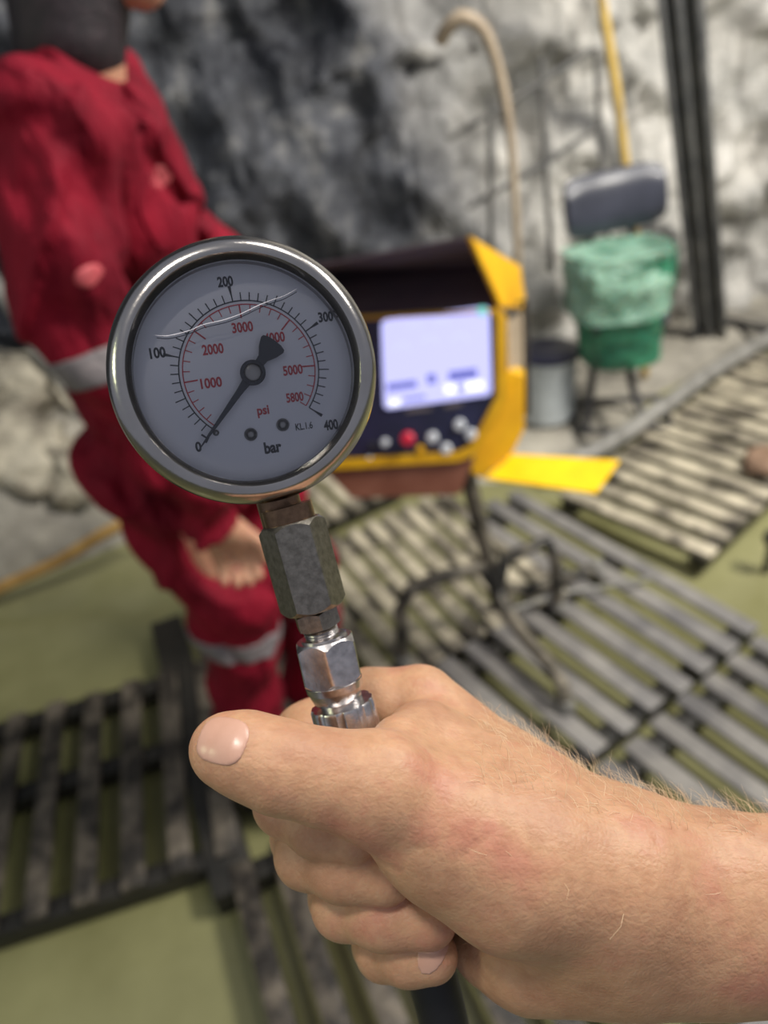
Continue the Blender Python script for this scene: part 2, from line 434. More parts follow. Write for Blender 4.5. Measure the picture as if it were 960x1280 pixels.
def build_water():
    NX = 120; vs = []; fs = []
    for j in range(NX+1):
        for i in range(NX+1):
            x = -6+12*i/NX; y = -3+7*j/NX
            vs.append((x, y, WZ+0.003*noise.noise(V((x*2, y*2, 3)))))
    for j in range(NX):
        for i in range(NX):
            a = j*(NX+1)+i; fs.append((a, a+1, a+NX+2, a+NX+1))
    me = bpy.data.meshes.new('water'); me.from_pydata(vs, [], fs)
    o = link('water', me, M['water'], smooth=False)
    for p in me.polygons: p.use_smooth = True
    tag(o, 'murky olive green water flooding the floor under the slatted walkways', 'water', kind='structure')
build_water()

# ================================================================== SLATTED WALKWAYS
def sdir(deg): a = math.radians(deg); return V((math.sin(a), -math.cos(a), 0))
def walkway(origin, deg, n, pitch, wid, length, mt, label, bearers=(0.08, 0.5, 0.92), thick=0.018, z=0.0, bmat='bearer', jit=0.004):
    """origin: far left corner; slats run along sdir, repeated to the right"""
    s = sdir(deg); q = V((math.cos(math.radians(deg)), math.sin(math.radians(deg)), 0))
    root = empty('slatted_walkway', V((origin[0], origin[1], WZ-0.02)))
    tag(root, label, 'walkway', 'slatted walkways over the flooded floor')
    rng = random.Random(int(deg*100)+n)
    sl = MB(); O = V((0, 0, -(WZ-0.02)+z))
    for i in range(n):
        L = length+rng.uniform(-0.012, 0.012)
        c = O+q*(pitch*i+wid/2)+s*(length/2+rng.uniform(-jit, jit))+V((0, 0, -thick/2+rng.uniform(-0.003, 0.003)))
        a = math.radians(deg)+rng.uniform(-0.006, 0.006)
        R = Matrix((( math.cos(a), math.sin(a), 0), (math.sin(a), -math.cos(a), 0), (0, 0, -1))).transposed()
        sl.box(c, (wid*rng.uniform(0.93, 1.05), L, thick), R, 0.005)
    sl.build('slats', mt, root)
    for b in bearers:
        mb = MB(); W = pitch*(n-1)+wid
        c = O+q*(W/2)+s*(length*b)+V((0, 0, -thick-0.025))
        a = math.radians(deg); R = Matrix(((math.cos(a), math.sin(a), 0), (math.sin(a), -math.cos(a), 0), (0, 0, -1))).transposed()
        mb.box(c, (W+0.01, 0.05, 0.05), R, 0.004); mb.build('bearer', M[bmat], root)
    return root
def SQ(s, q): return (0.48*s+0.877*q, -0.877*s+0.48*q)
# right, below the yellow tray
def corner(px, py, z=0): p = PG(px, py, z); return (p.x, p.y)
def offs(o, deg, a, b):
    s = sdir(deg); q = V((math.cos(math.radians(deg)), math.sin(math.radians(deg)), 0)); p = V((o[0], o[1], 0))+s*a+q*b; return (p.x, p.y)
# anchor: right edge of far grid passes (819,707) and (960,790)
e = corner(819, 707)
walkway(offs(e, 31, -0.62, -0.103*2-0.056), 31, 3, 0.103, 0.056, 0.98, M['wood_grey'],
        'narrow grey three-slat walkway below the yellow tray, bordering the open pool', (0.05, 0.5, 0.96))
walkway(offs(e, 31, -0.14, -0.103*8-0.056), 31, 6, 0.103, 0.056, 0.50, M['wood_grey'],
        'grey slatted walkway under the front leg of the console stand', (0.1, 0.92))
walkway(offs(e, 31, 0.375, -0.103*8-0.085), 31, 9, 0.103, 0.056, 1.1, M['wood_grey'],
        'grey slatted walkway nearest behind the wrist, its slats parting over green water', (0.04, 0.5))
walkway(SQ(-2.03, 0.70), 24, 9, 0.076, 0.05, 0.72, M['wood_pale'],
        'pale muddy slatted walkway directly under the yellow control console stand', (0.06, 0.5, 0.94))
walkway(SQ(-2.62, 0.78), 27, 6, 0.085, 0.055, 0.52, M['wood_pale'],
        'pale slatted walkway seen below the left end of the console box', (0.1, 0.9))
a_o = corner(738, 622)
walkway((0.985-0.5*math.sin(math.radians(38))-0.04, 1.83+0.53*math.cos(math.radians(38))-0.03), 38, 15, 0.098, 0.062, 0.56, M['wood_pale'],
        'raised pale slatted walkway beside the seat, right of the yellow tray', (0.06, 0.94), z=0.02)
walkway((-1.365, 1.50), 11.5, 8, 0.108, 0.054, 0.66, M['wood_dark'],
        'blackened slatted walkway at the lower left, near the thumb', (0.04, 0.42, 0.96), bmat='bearer')
walkway(offs(corner(283, 1082), 18, 0, 0), 18, 7, 0.098, 0.052, 0.85, M['wood_dark'],
        'mud-splashed dark slatted walkway under the fist at the bottom edge', (0.03, 0.9))
walkway(offs(corner(283, 1082), 18, -0.70, 0.07), 18, 5, 0.085, 0.064, 0.55, M['wood_dark'],
        'dark walkway behind the red boots and under the hand', (0.05, 0.5, 0.95))
b_s = [corner(205, 770), corner(292, 1110)]
bm_ = MB(); A = V((*b_s[0], 0.0)); B = V((*b_s[1], 0.0)); dd = (B-A).normalized(); qq = V((-dd.y, dd.x, 0))
R = Matrix((qq, dd, V((0, 0, 1)))).transposed()
bm_.box((A+B)/2+V((0, 0, -0.05))-A, (0.10, (B-A).length, 0.08), R, 0.008)
o = bm_.build('timber_beam', M['bearer']); o.location = A
tag(o, 'black wet beam running down beside the red trouser leg', 'beam')

# ================================================================== ROCK BANK BITS
def stone(name, loc, size, mt, label, cat, group=None, seed=0):
    bm = bmesh.new(); bmesh.ops.create_icosphere(bm, subdivisions=4, radius=1)
    for v in bm.verts:
        n = v.co.normalized(); d = 1+0.35*noise.fractal(n*1.3+V((seed*3.1, 0, 0)), 0.8, 2, 4)+0.06*noise.noise(n*6+V((seed, 0, 0)))
        v.co = V((n.x*size[0], n.y*size[1], n.z*size[2]))*d
    me = bpy.data.meshes.new(name); bm.to_mesh(me); bm.free()
    o = link(name, me, mt, smooth=False); o.location = loc
    for p in me.polygons: p.use_smooth = True
    return tag(o, label, cat, group)
for i, (px, py, Y, sz, lb) in enumerate([
    (45, 655, 2.6, (0.26, 0.2, 0.17), 'large pale boulder on the bank above the ochre hose'),
    (112, 640, 2.55, (0.12, 0.12, 0.13), 'buff boulder touching the back of the red coveralls'),
    (20, 480, 3.0, (0.16, 0.14, 0.14), 'grey boulder above the long pipe at the left edge'),
    (70, 500, 3.1, (0.13, 0.12, 0.11), 'small grey boulder beside the red elbow'),
    (8, 590, 2.9, (0.12, 0.1, 0.08), 'dark-sided boulder under the long pipe')]):
    p = PY(px, py, Y); stone('boulder', (p.x, p.y, max(p.z, ground_h(p.x, p.y)+sz[2]*0.35)), sz, M['rock_loose'], lb, 'boulder', 'boulders on the left bank', i+1)
pA = PG(948, 582, 0.03)
stone('clay_lump', (pA.x+0.05, pA.y, 0.04), (0.10, 0.08, 0.05), M['clay'], 'brown clay lump lying on the raised pale walkway', 'clay lump', None, 9)

def tube_thing(name, pts, rad, mt, label, cat, group=None, seg=12, smooth=6):
    mb = MB(); o0 = V(pts[0]); mb.tube([V(p)-o0 for p in pts], rad, seg, True, smooth)
    o = mb.build(name, mt); o.location = o0; return tag(o, label, cat, group)
def gp(px, py, Y, up=0.02):
    p = PY(px, py, Y); return p
tube_thing('ground_hose', [PG(-60, 768, WZ+0.02), PG(0, 735, 0.0), PG(70, 703, 0.04), PG(135, 664, 0.12), PG(190, 640, 0.12)], 0.022, M['hose_ochre'],
           'ochre hose lying across the water and bank at the left', 'hose')
tube_thing('long_pipe', [PY(-150, 635, 2.9), PY(0, 563, 2.95), PY(95, 523, 3.0), PY(200, 480, 3.05)], 0.035, M['hose_grey'],
           'long grey pipe crossing the bank behind the person', 'pipe', smooth=0)
tube_thing('black_pipe', [PY(-150, 665, 2.92), PY(0, 588, 2.97), PY(110, 545, 3.02)], 0.03, M['black_metal'],
           'black pipe lying just below the long grey pipe', 'pipe', smooth=0)
tube_thing('loose_pipe', [PY(-20, 330, 3.0), PY(40, 430, 2.95), PY(95, 500, 2.95)], 0.025, M['hose_grey'],
           'short grey pipe leaning on the bank behind the red elbow', 'pipe', smooth=0)
tube_thing('edge_hose', [PG(690, 585, 0.01), PG(754, 558, 0.05), PG(840, 500, 0.057), PG(900, 458, 0.057), PG(965, 421, 0.057), PG(1050, 368, 0.057)], 0.034, M['hose_grey'],
           'thick pale grey hose along the far edge of the raised walkway', 'hose')
tube_thing('dark_cable', [PG(860, 420, 0.02), PG(905, 402, 0.02), PG(960, 412, 0.02), PG(1040, 405, 0.02)], 0.02, M['black_metal'],
           'dark cable on the ground at the right foot of the rock face', 'cable')
# small valve handle at the right border
p0 = PG(955, 690, 0.0)
vr = empty('valve_stub', (p0.x+0.02, p0.y, WZ)); tag(vr, 'black round-headed stub standing in the water at the right border', 'stub')
MB().tube([(0, 0, -0.02), (0, 0, 0.12)], 0.012, 14).build('stem', M['black_metal'], vr)
MB().lathe([(0, 0.11), (0.022, 0.115), (0.03, 0.135), (0.024, 0.155), (0, 0.162)], 24).build('knob', M['black'], vr)

# ================================================================== WALL FITTINGS
def wall_y(px, py): return 3.02
# leaning steel channel with three ribs
a = PY(845, -60, 3.0); b = PG(888, 418, 0.0)
root = empty('steel_channel', b); tag(root, 'tall dark grey ribbed steel channel leaning against the pale rock', 'steel channel')
ax = (a-b).normalized(); view = (CP-b).normalized(); sd = ax.cross(view).normalized(); fr = sd.cross(ax).normalized()
L = (a-b).length+0.5
Rm = Matrix((sd, ax, sd.cross(ax))).transposed()
MB().box(ax*L/2-fr*0.02, (0.15, L, 0.02), Rm, 0.003).build('web', M['pole'], root)
for k, x in enumerate((-0.062, -0.005, 0.058)):
    MB().box(ax*L/2+sd*x+fr*0.012, (0.024, L, 0.06), Rm, 0.005).build('rib', M['pole'], root)
tube_thing('leaning_rod', [PY(745, -60, 3.0), PY(752, 0, 2.98), PY(770, 110, 2.95), PY(783, 215, 2.93), PY(800, 330, 2.92), PG(806, 470, 0.0)], 0.017, M['rod_yellow'],
           'thin muddy yellow rod leaning against the rock above the backrest', 'rod', smooth=0)
tube_thing('hanging_hose', [PY(550, 52, 2.9), PY(562, 32, 2.87), PY(580, 22, 2.85), PY(606, 40, 2.85), PY(625, 95, 2.87), PY(637, 160, 2.87), PY(643, 240, 2.88), PY(648, 340, 2.9), PY(650, 420, 2.9), PG(655, 520, 0.02)], [0.024, 0.024, 0.024, 0.02, 0.018, 0.016, 0.015, 0.015, 0.015, 0.015], M['hose_beige'],
           'beige hose hooked over the rock and hanging down behind the console', 'hose')
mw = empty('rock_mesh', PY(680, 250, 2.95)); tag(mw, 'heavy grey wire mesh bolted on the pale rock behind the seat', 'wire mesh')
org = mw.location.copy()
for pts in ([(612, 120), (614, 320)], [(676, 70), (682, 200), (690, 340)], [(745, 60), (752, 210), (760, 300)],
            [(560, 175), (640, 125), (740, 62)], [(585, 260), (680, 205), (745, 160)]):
    MB().tube([PY(x, y, 2.98)-org for x, y in pts], 0.011, 8, True, 4).build('wire', M['wire'], mw)  # shadow lines on the rock, modelled as thin grey bars
# white bucket behind the console
pb = PG(684, 520, 0.0); br = empty('bucket', pb); tag(br, 'white plastic bucket standing between console and seat', 'bucket')
MB().lathe([(0.0, 0.0), (0.10, 0.0), (0.115, 0.26), (0.122, 0.26), (0.122, 0.29), (0.116, 0.29), (0.112, 0.02), (0, 0.02)], 40).build('pail', M['white'], br)
MB().lathe([(0.0, 0.31), (0.10, 0.31), (0.126, 0.30), (0.126, 0.285), (0.116, 0.285)], 40).build('lid', M['panel'], br)

# ================================================================== OPERATOR SEAT
sr_o = PG(770, 520, 0.0); seat = empty('operator_seat', sr_o)
tag(seat, 'operator seat with black padded backrest on a black tube frame by the rock', 'seat')
def rel(p, o): return p-o
fl = [PG(727, 541, 0.015), PG(838, 533, 0.015), PG(828, 497, 0.015), PG(716, 504, 0.015)]
loop = []
for i in range(4):
    A0 = fl[i]; Bn = fl[(i+1) % 4]; loop += [A0.lerp(Bn, 0.12), A0.lerp(Bn, 0.88)]
loop.append(loop[0]); MB().tube([rel(p, sr_o) for p in loop], 0.014, 12, False, 3).build('base_frame', M['black_metal'], seat)
yb = 2.72
MB().tube([rel(p, sr_o) for p in (PG(733, 538, 0.02), PY(735, 520, 2.66), PY(742, 455, 2.7), PY(742, 400, 2.72))], 0.015, 12).build('leg', M['black_metal'], seat)
MB().tube([rel(p, sr_o) for p in (PG(812, 535, 0.02), PG(806, 527, 0.05), PY(792, 490, 2.66), PY(787, 455, 2.7), PY(787, 400, 2.72))], 0.015, 12, True, 3).build('leg', M['black_metal'], seat)
for x1, x2 in ((737, 738), (790, 789)):
    MB().tube([rel(p, sr_o) for p in (PY(x1+2, 400, 2.76), PY(x1, 330, 2.8), PY(x2, 270, 2.83))], 0.012, 12).build('backrest_post', M['black_metal'], seat)
# seat pan hidden inside the bag
c = PY(775, 392, 2.72); MB().box(rel(c, sr_o), (0.28, 0.26, 0.04), None, 0.015).build('seat_pan', M['leather'], seat)
# backrest pad: a soft box bowed round the sitter
def backrest():
    c = PY(763, 251, 2.84); bm = bmesh.new(); bmesh.ops.create_cube(bm, size=1)
    bmesh.ops.subdivide_edges(bm, edges=bm.edges[:], cuts=9, use_grid_fill=True)
    W, Hh, T = 0.380, 0.215, 0.085
    for v in bm.verts:
        x, y, z = v.co*2
        # superellipse rounding
        def rd(a, b, c3): return (1-0.5*b**4*0.22-0.22*0.5*c3**4)
        X = x*(1-0.055*abs(z)**5-0.04*abs(y)**4); Z = z*(1-0.16*abs(x)**6-0.12*abs(y)**4); Y = y*(1-0.35*abs(x)**5-0.45*abs(z)**4)
        v.co = V((X*W/2, Y*T/2-0.045*X*X, Z*Hh/2))
    me = bpy.data.meshes.new('backrest'); bm.to_mesh(me); bm.free()
    o = link('backrest', me, M['leather'], seat, smooth=False)
    for p in me.polygons: p.use_smooth = True
    md = o.modifiers.new('s', 'SUBSURF'); md.levels = 2; md.render_levels = 2
    o.location = rel(c, sr_o); o.rotation_euler = (math.radians(-12), math.radians(-2.5), math.radians(6))
backrest()
# plastic bag over the seat
def ringloft(levels, seg, seed, wob, freq):
    vs = []; fs = []
    for li, (c, rx, ry) in enumerate(levels):
        for k in range(seg):
            a = 2*math.pi*k/seg
            sx = abs(math.cos(a))**0.75*math.copysign(1, math.cos(a)); sy = abs(math.sin(a))**0.75*math.copysign(1, math.sin(a))
            p = V((rx*sx, ry*sy, 0)); nn = V((math.cos(a), math.sin(a), 0))
            d = wob*noise.fractal(V((math.cos(a)*freq, math.sin(a)*freq, c.z*9+seed)), 0.7, 2, 4)
            vs.append(V(c)+p+nn*d)
    for i in range(len(levels)-1):
        for k in range(seg):
            k2 = (k+1) % seg; fs.append((i*seg+k, i*seg+k2, (i+1)*seg+k2, (i+1)*seg+k))
    return vs, fs
bt = PY(774, 312, 2.70); bb = PY(782, 458, 2.70); bag = empty('plastic_bag', bb+V((-0.03, 0, 0)))
tag(bag, 'green plastic rubbish bag pulled over the seat pan, its pale rim folded down', 'bag')
H = (bt-bb).z
lv = [(V((0, 0, t*H*0.98)), 0.02+0.125*(min(1, t*9)**0.5)+0.03*t, 0.02+0.09*(min(1, t*9)**0.5)+0.03*t) for t in np.linspace(0, 1, 30)]
vs, fs = ringloft(lv, 72, 1, 0.014, 1.6); MB().add(vs, fs).build('bag_body', M['bag_green'], bag)
lv = [(V((-0.03, 0, H*(0.52+0.50*math.sin(t*math.pi/2)) )), 0.178+0.012*math.sin(t*3)-0.02*(t > 0.93), 0.15-0.03*(t > 0.93)) for t in np.linspace(0, 1, 22)]
lv += [(V((-0.03, 0, H*(1.02-0.05*t))), 0.160*(1-t)+0.002, 0.12*(1-t)+0.002) for t in np.linspace(0.1, 1, 9)]
vs, fs = ringloft(lv, 90, 5, 0.020, 1.7); MB().add(vs, fs).build('folded_rim', M['bag_pale'], bag)

# ================================================================== CONTROL CONSOLE
CO = PY(535, 480, 1.60)
CN = V((-0.20, -0.93, 0.30)).normalized()      # where the panel faces
croot_o = PG(625, 752, 0.05); con = empty('control_console', (croot_o.x, croot_o.y, 0.0))
tag(con, 'yellow drill control console with a lit screen under a dark hood, on a four-legged stand', 'control console')
CL = V(con.location)
def cp(x, y, off=0.0): return PP(x, y, CO, CN)+CN*off-CL
cr = V((0, 0, 1)).cross(CN).normalized(); 
back = -CN*0.20
front = [cp(398, 398), cp(624, 386), cp(632, 400), cp(634, 497), cp(596, 566), cp(574, 575), cp(400, 586)]
inner = [cp(410, 402), cp(618, 390), cp(621, 400), cp(621, 494), cp(588, 556), cp(570, 564), cp(408, 575)]
MB().prism(front, back).build('housing', M['yellow'], con, False, 0.006)
pan = MB().prism([p+CN*0.001 for p in inner], CN*0.004).build('control_panel', M['panel'], con, False, 0.002)
# rim standing round the panel
rm = MB(); n = len(front)
for i in range(n):
    j = (i+1) % n; q = [front[i], front[j], inner[j], inner[i]]
    rm.prism([p+CN*0.0 for p in q], CN*0.014)
rm.build('rim', M['yellow'], con, False)
# brown underside plate
und = [cp(404, 587, 0.004), cp(590, 577, 0.004), cp(576, 619, 0.0), cp(440, 624, 0.0)]
MB().prism(und, V((0, 0.02, 0.012))).build('lower_plate', M['brown'], con, False, 0.003)
# hood
hf = 0.13
H1, H2 = cp(398, 332, hf), cp(586, 297, hf)
T1, T2 = cp(398, 396, 0.0), cp(622, 384, 0.0)
Bk1, Bk2 = cp(404, 340, -0.16), cp(646, 334, -0.12)
Bd2 = cp(654, 392, -0.17)
MB().prism([H1, H2, Bk2, Bk1], V((0, 0, -0.008))).build('hood_roof', M['hood'], con, False, 0.002)
bkw = MB(); bkw.prism([T1, T2, cp(645, 335, -0.12), cp(400, 338, -0.15)], back*0.1); bkw.build('hood_back', M['hood'], con, False)
MB().prism([H2, Bk2, Bd2, T2], cr*0.010).build('hood_cheek', M['yellow'], con, False, 0.002)
MB().prism([H1, Bk1, T1], -cr*0.010).build('hood_cheek', M['hood'], con, False, 0.002)
MB().prism([cp(635, 462, -0.004), cp(656, 470, -0.02), cp(655, 540, -0.02), cp(640, 570, -0.02), cp(604, 600, -0.01), cp(588, 592, -0.004), cp(592, 568, -0.004)], back*0.5).build('side_guard', M['yellow'], con, False, 0.003)
# screen
scr = [cp(477, 400, 0.006), cp(612, 382, 0.006), cp(615, 493, 0.006), cp(481, 511, 0.006)]
def roundpoly(P, r):
    out = []
    n = len(P)
    for i in range(n):
        a, b, c = P[i-1], P[i], P[(i+1) % n]
        u = (a-b).normalized()*r; v2 = (c-b).normalized()*r
        for t in (0, 0.3, 0.7, 1): out.append(b+u*(1-t)**2+v2*t**2)
    return out
so = MB().prism(roundpoly(scr, 0.014), CN*0.004).build('screen', M['screen'], con, False)
def sbl(x0, y0, x1, y1, mt, nm):
    sk = lambda x: -(x-545)*0.133
    q = [cp(x0, y0+sk(x0), 0.0105), cp(x1, y0+sk(x1), 0.0105), cp(x1+1, y1+sk(x1), 0.0105), cp(x0+1, y1+sk(x0), 0.0105)]
    MB().prism(q, CN*0.001).build(nm, mt, so, False)
for q in ((484, 471, 521, 480), (534, 466, 545, 478), (561, 466, 596, 478), (572, 486, 580, 491), (505, 491, 532, 495)): sbl(*q, M['screen_dim'], 'screen_field')
for q in ((556, 482, 570, 493), (582, 482, 604, 493), (487, 492, 500, 499)): sbl(*q, M['screen_lit'], 'screen_field')
for x, y, r in ((504, 438, 9), (538, 430, 9), (575, 427, 9), (519, 412, 8), (553, 408, 8)):
    c = cp(x, y, 0.0105); ring = MB(); rr = r*0.0018
    up = CN.cross(cr)
    prev = [c+(cr*math.cos(t)+up*math.sin(t))*rr for t in np.linspace(0, math.pi, 14)]
    ring.tube(prev, 0.0022, 6).build('screen_dial', M['screen_icon'], so)
def disc(x, y, r, h, mt, nm, off=0.005, seg=28, par=None):
    c = cp(x, y, off); up = CN.cross(cr); mb = MB()
    Rt = Matrix((cr, up, CN)).transposed().to_4x4(); Rt.translation = c
    mb.lathe([(0, 0), (r, 0), (r, h*0.75), (r*0.8, h), (0, h)], seg).xf(Rt); return mb.build(nm, mt, par or con)
disc(603, 388, 0.010, 0.004, M['green_led'], 'indicator_lamp', 0.011)
disc(511, 548, 0.010, 0.012, M['yellow2'], 'button_collar'); disc(511, 546, 0.016, 0.014, M['red_btn'], 'stop_button', 0.017)
for x, y in ((541, 546), (575, 530), (589, 542), (558, 560)): disc(x, y, 0.013, 0.012, M['white_btn'], 'push_button')
disc(526, 561, 0.010, 0.012, M['yellow'], 'push_button'); disc(482, 552, 0.009, 0.012, M['white_btn'], 'push_button')
disc(463, 575, 0.010, 0.008, M['white_btn'], 'push_button'); disc(466, 556, 0.008, 0.01, M['black_metal'], 'toggle_switch')
for x0, x1, y in ((508, 540, 511), (556, 578, 505)):
    q = [cp(x0, y, 0.006), cp(x1, y-4, 0.006), cp(x1, y+1, 0.006), cp(x0, y+5, 0.006)]
    MB().prism(q, CN*0.001).build('caption_strip', M['band'], con, False)
# guard rail on the right side
g0, g1 = cp(658, 378, -0.10), cp(660, 528, -0.10)
MB().tube([cp(640, 384, -0.10), g0, g1, cp(636, 533, -0.10)], 0.0075, 12).build('side_rail', M['black_metal'], con)
sp = MB(); sp.prism([cp(633, 402, -0.02), cp(652, 398, -0.17), cp(652, 500, -0.17), cp(634, 500, -0.02)], cr*0.006)
sp.build('side_plate', M['hose_beige'], con, False)
# yellow tray
tz = PP(600, 590, CO, CN).z
tq = [PG(x, y, tz)-CL for x, y in ((640, 567), (775, 575), (745, 616), (606, 597))]
MB().prism(tq, V((0, 0, -0.006))).build('side_tray', M['yellow2'], con, False, 0.002)
# stand
top = PY(583, 588, 1.66)-CL; foot = V((0, 0, 0.20)) + (PY(622, 748, 1.66)-CL)*0 
foot = PY(622, 745, 1.62)-CL
MB().tube([top+(top-foot)*0.12, top, foot, foot-V((0, 0, 0.04))], [0.024, 0.023, 0.021, 0.021], 18).build('post', M['post'], con)
hubp = foot
for pts in ([(600, 708, 1.62), (548, 722, 1.58), (512, 738, 1.55), (500, 762, 1.54)], [(630, 700, 1.66), (655, 688, 1.68), (683, 676, 1.69), (695, 700, 1.67)],
            [(628, 757, 1.58), (655, 795, 1.48), (688, 832, 1.37), (703, 856, 1.31)], [(630, 735, 1.68), (660, 738, 1.70), (700, 722, 1.76), (735, 716, 1.80)]):
    P = [PY(*q)-CL for q in pts]
    last = P[-1]; P.append(V((last.x+ (last.x-P[-2].x)*0.3, last.y+(last.y-P[-2].y)*0.3, 0.0)))
    lg = MB(); lg.tube([foot+V((0, 0, 0.02))]+P, 0.0195, 14); lo = lg.build('leg', M['post'], con)
    e = P[-1]; MB().lathe([(0, 0), (0.026, 0), (0.026, 0.012), (0.018, 0.03), (0, 0.03)], 20).xf(Matrix.Translation(e)).build('foot_cap', M['hose_grey'], lo)
tube_thing('thin_rod', [PG(640, 762, 0.05), PG(700, 742, 0.05), PG(822, 722, 0.03)], 0.006, M['hose_grey'], 'thin pale rod lying on the grey walkway right of the console stand', 'rod', smooth=0)

# ================================================================== WORKER IN RED
def A3(v): return np.array([v.x, v.y, v.z])
J = {k: A3(PY(*p)) for k, p in dict(
    neck=(95, 60, 1.22), head=(80, -75, 1.25), head2=(105, -60, 1.25),
    shR=(48, 160, 1.06), shL=(125, 130, 1.36), chest=(120, 235, 1.24), belly=(185, 400, 1.24), pelvis=(205, 545, 1.22),
    miR=(78, 320, 1.02), elR=(142, 462, 0.99), wrR=(274, 655, 1.05), haR=(299, 704, 1.06),
    elL=(270, 350, 1.42), wrL=(335, 470, 1.36),
    hipR=(195, 585, 1.17), knR=(285, 755, 1.15), anR=(322, 905, 1.18),
    hipL=(275, 570, 1.30), knL=(378, 705, 1.32), anL=(385, 850, 1.34)).items()}
def body_core(P, g=0.0):
    d = caps(P, J['chest'], J['belly'], 0.135+g, 0.125+g)
    d = smin(d, caps(P, J['shR'], J['shL'], 0.072+g, 0.072+g), 0.07)
    d = smin(d, caps(P, (J['shR']+J['shL'])/2+np.array([0, 0, -.05]), J['chest'], 0.11+g, 0.13+g), 0.06)
    d = smin(d, caps(P, J['belly'], J['pelvis'], 0.12+g, 0.125+g), 0.05)
    d = smin(d, caps(P, J['pelvis'], J['hipR'], 0.12+g, 0.105+g), 0.04)
    d = smin(d, caps(P, J['pelvis'], J['hipL'], 0.12+g, 0.105+g), 0.04)
    return d
def legs(P, g=0.0, k=0.03):
    a = smin(caps(P, J['hipR'], J['knR'], 0.104+g, 0.084+g), caps(P, J['knR'], J['anR'], 0.082+g, 0.074+g), k)
    b = smin(caps(P, J['hipL'], J['knL'], 0.100+g, 0.075+g), caps(P, J['knL'], J['anL'], 0.072+g, 0.066+g), k)
    return smin(a, b, 0.012)
def arms(P, g=0.0, right=True, left=True):
    d = None
    if right: d = smin(smin(caps(P, J['shR'], J['miR'], 0.080+g, 0.080+g), caps(P, J['miR'], J['elR'], 0.080+g, 0.057+g), 0.02), caps(P, J['elR'], J['wrR'], 0.057+g, 0.048+g), 0.03)
    if left:
        e = smin(caps(P, J['shL'], J['elL'], 0.07+g, 0.058+g), caps(P, J['elL'], J['wrL'], 0.055+g, 0.042+g), 0.03)
        d = e if d is None else np.minimum(d, e)
    return d
def fold(P):
    x, y, z = P[..., 0], P[..., 1], P[..., 2]
    s = np.sin(38*z+16*x+3*np.sin(9*x+4*y))*0.007 + np.sin(24*(x+0.6*z)+5*np.sin(7*z))*0.009 + np.sin(60*z-30*y+4*np.sin(14*x))*0.002
    s += -0.014*np.exp(-((np.sin(9*x-6*z+2*y)-0.2)/0.12)**2)
    return s
WA, WB = A3(PY(152, 455, 1.16)), A3(PY(168, 560, 1.16))
def coverall(P):
    d = coverall_base(P)
    for pts, wd, dep in CRE:
        q = polydist(P, pts); d = d+dep*np.exp(-(q/wd)**2)
    return d
CRE = []
def coverall_base(P):
    d = body_core(P); d = smin(d, caps(P, WA, WB, 0.07, 0.075), 0.05); d = smin(d, legs(P), 0.04)
    ar = arms(P)
    d = smin(d, ar, 0.018)
    # collar
    n0, n1 = J['neck'], J['chest']
    cdir = (n0-n1)/np.linalg.norm(n0-n1); cc = n0-cdir*0.045
    d = smin(d, caps(P, cc-cdir*0.03, cc+cdir*0.06, 0.086, 0.078), 0.02)
    # open cuffs
    d = d+fold(P)
    dcuff = (P-J['wrR'])@((J['wrR']-J['elR'])/np.linalg.norm(J['wrR']-J['elR']))
    near = caps(P, J['elR'], J['haR'], 0, 0)
    d = np.where((near < 0.10), np.maximum(d, dcuff), d)
    ncd = cdir+np.array([0.75, 0, 0]); ncd = ncd/np.linalg.norm(ncd)
    neckcut = (P-(cc+cdir*0.050))@ncd
    nn = np.sqrt(((P-n0)**2).sum(-1))
    d = np.where(nn < 0.2, np.maximum(d, neckcut), d)
    return d
allJ = np.array(list(J.values()))
def front_pt(x, y, fn, y0=0.6, y1=1.6):
    r = ray(x, y); ts = np.linspace(y0, y1, 500)/r.y
    P = np.array([A3(CP+r*t) for t in ts]); d = fn(P); i = np.argmax(d < 0)
    return P[i] if d[i] < 0 else P[-1]
for pix, wd, dep in (([(62, 150), (100, 190), (135, 250), (158, 320), (172, 380)], 0.018, 0.030), ([(40, 150), (75, 185), (95, 240)], 0.012, 0.014),
                     ([(0, 165), (30, 150), (62, 148)], 0.010, 0.010), ([(150, 118), (180, 180), (215, 240), (250, 300)], 0.010, 0.016),
                     ([(90, 200), (120, 270), (130, 350)], 0.014, 0.016), ([(30, 240), (60, 330), (80, 400)], 0.012, 0.012),
                     ([(210, 600), (235, 680), (250, 760)], 0.016, 0.016), ([(130, 560), (170, 640), (215, 730)], 0.014, 0.014),
                     ([(270, 800), (300, 830), (360, 850)], 0.010, 0.010), ([(330, 730), (355, 760), (350, 840)], 0.014, 0.016),
                     ([(100, 500), (140, 540), (200, 640)], 0.012, 0.012)):
    CRE.append(([front_pt(x, y, coverall_base) for x, y in pix], wd, dep))
person = None
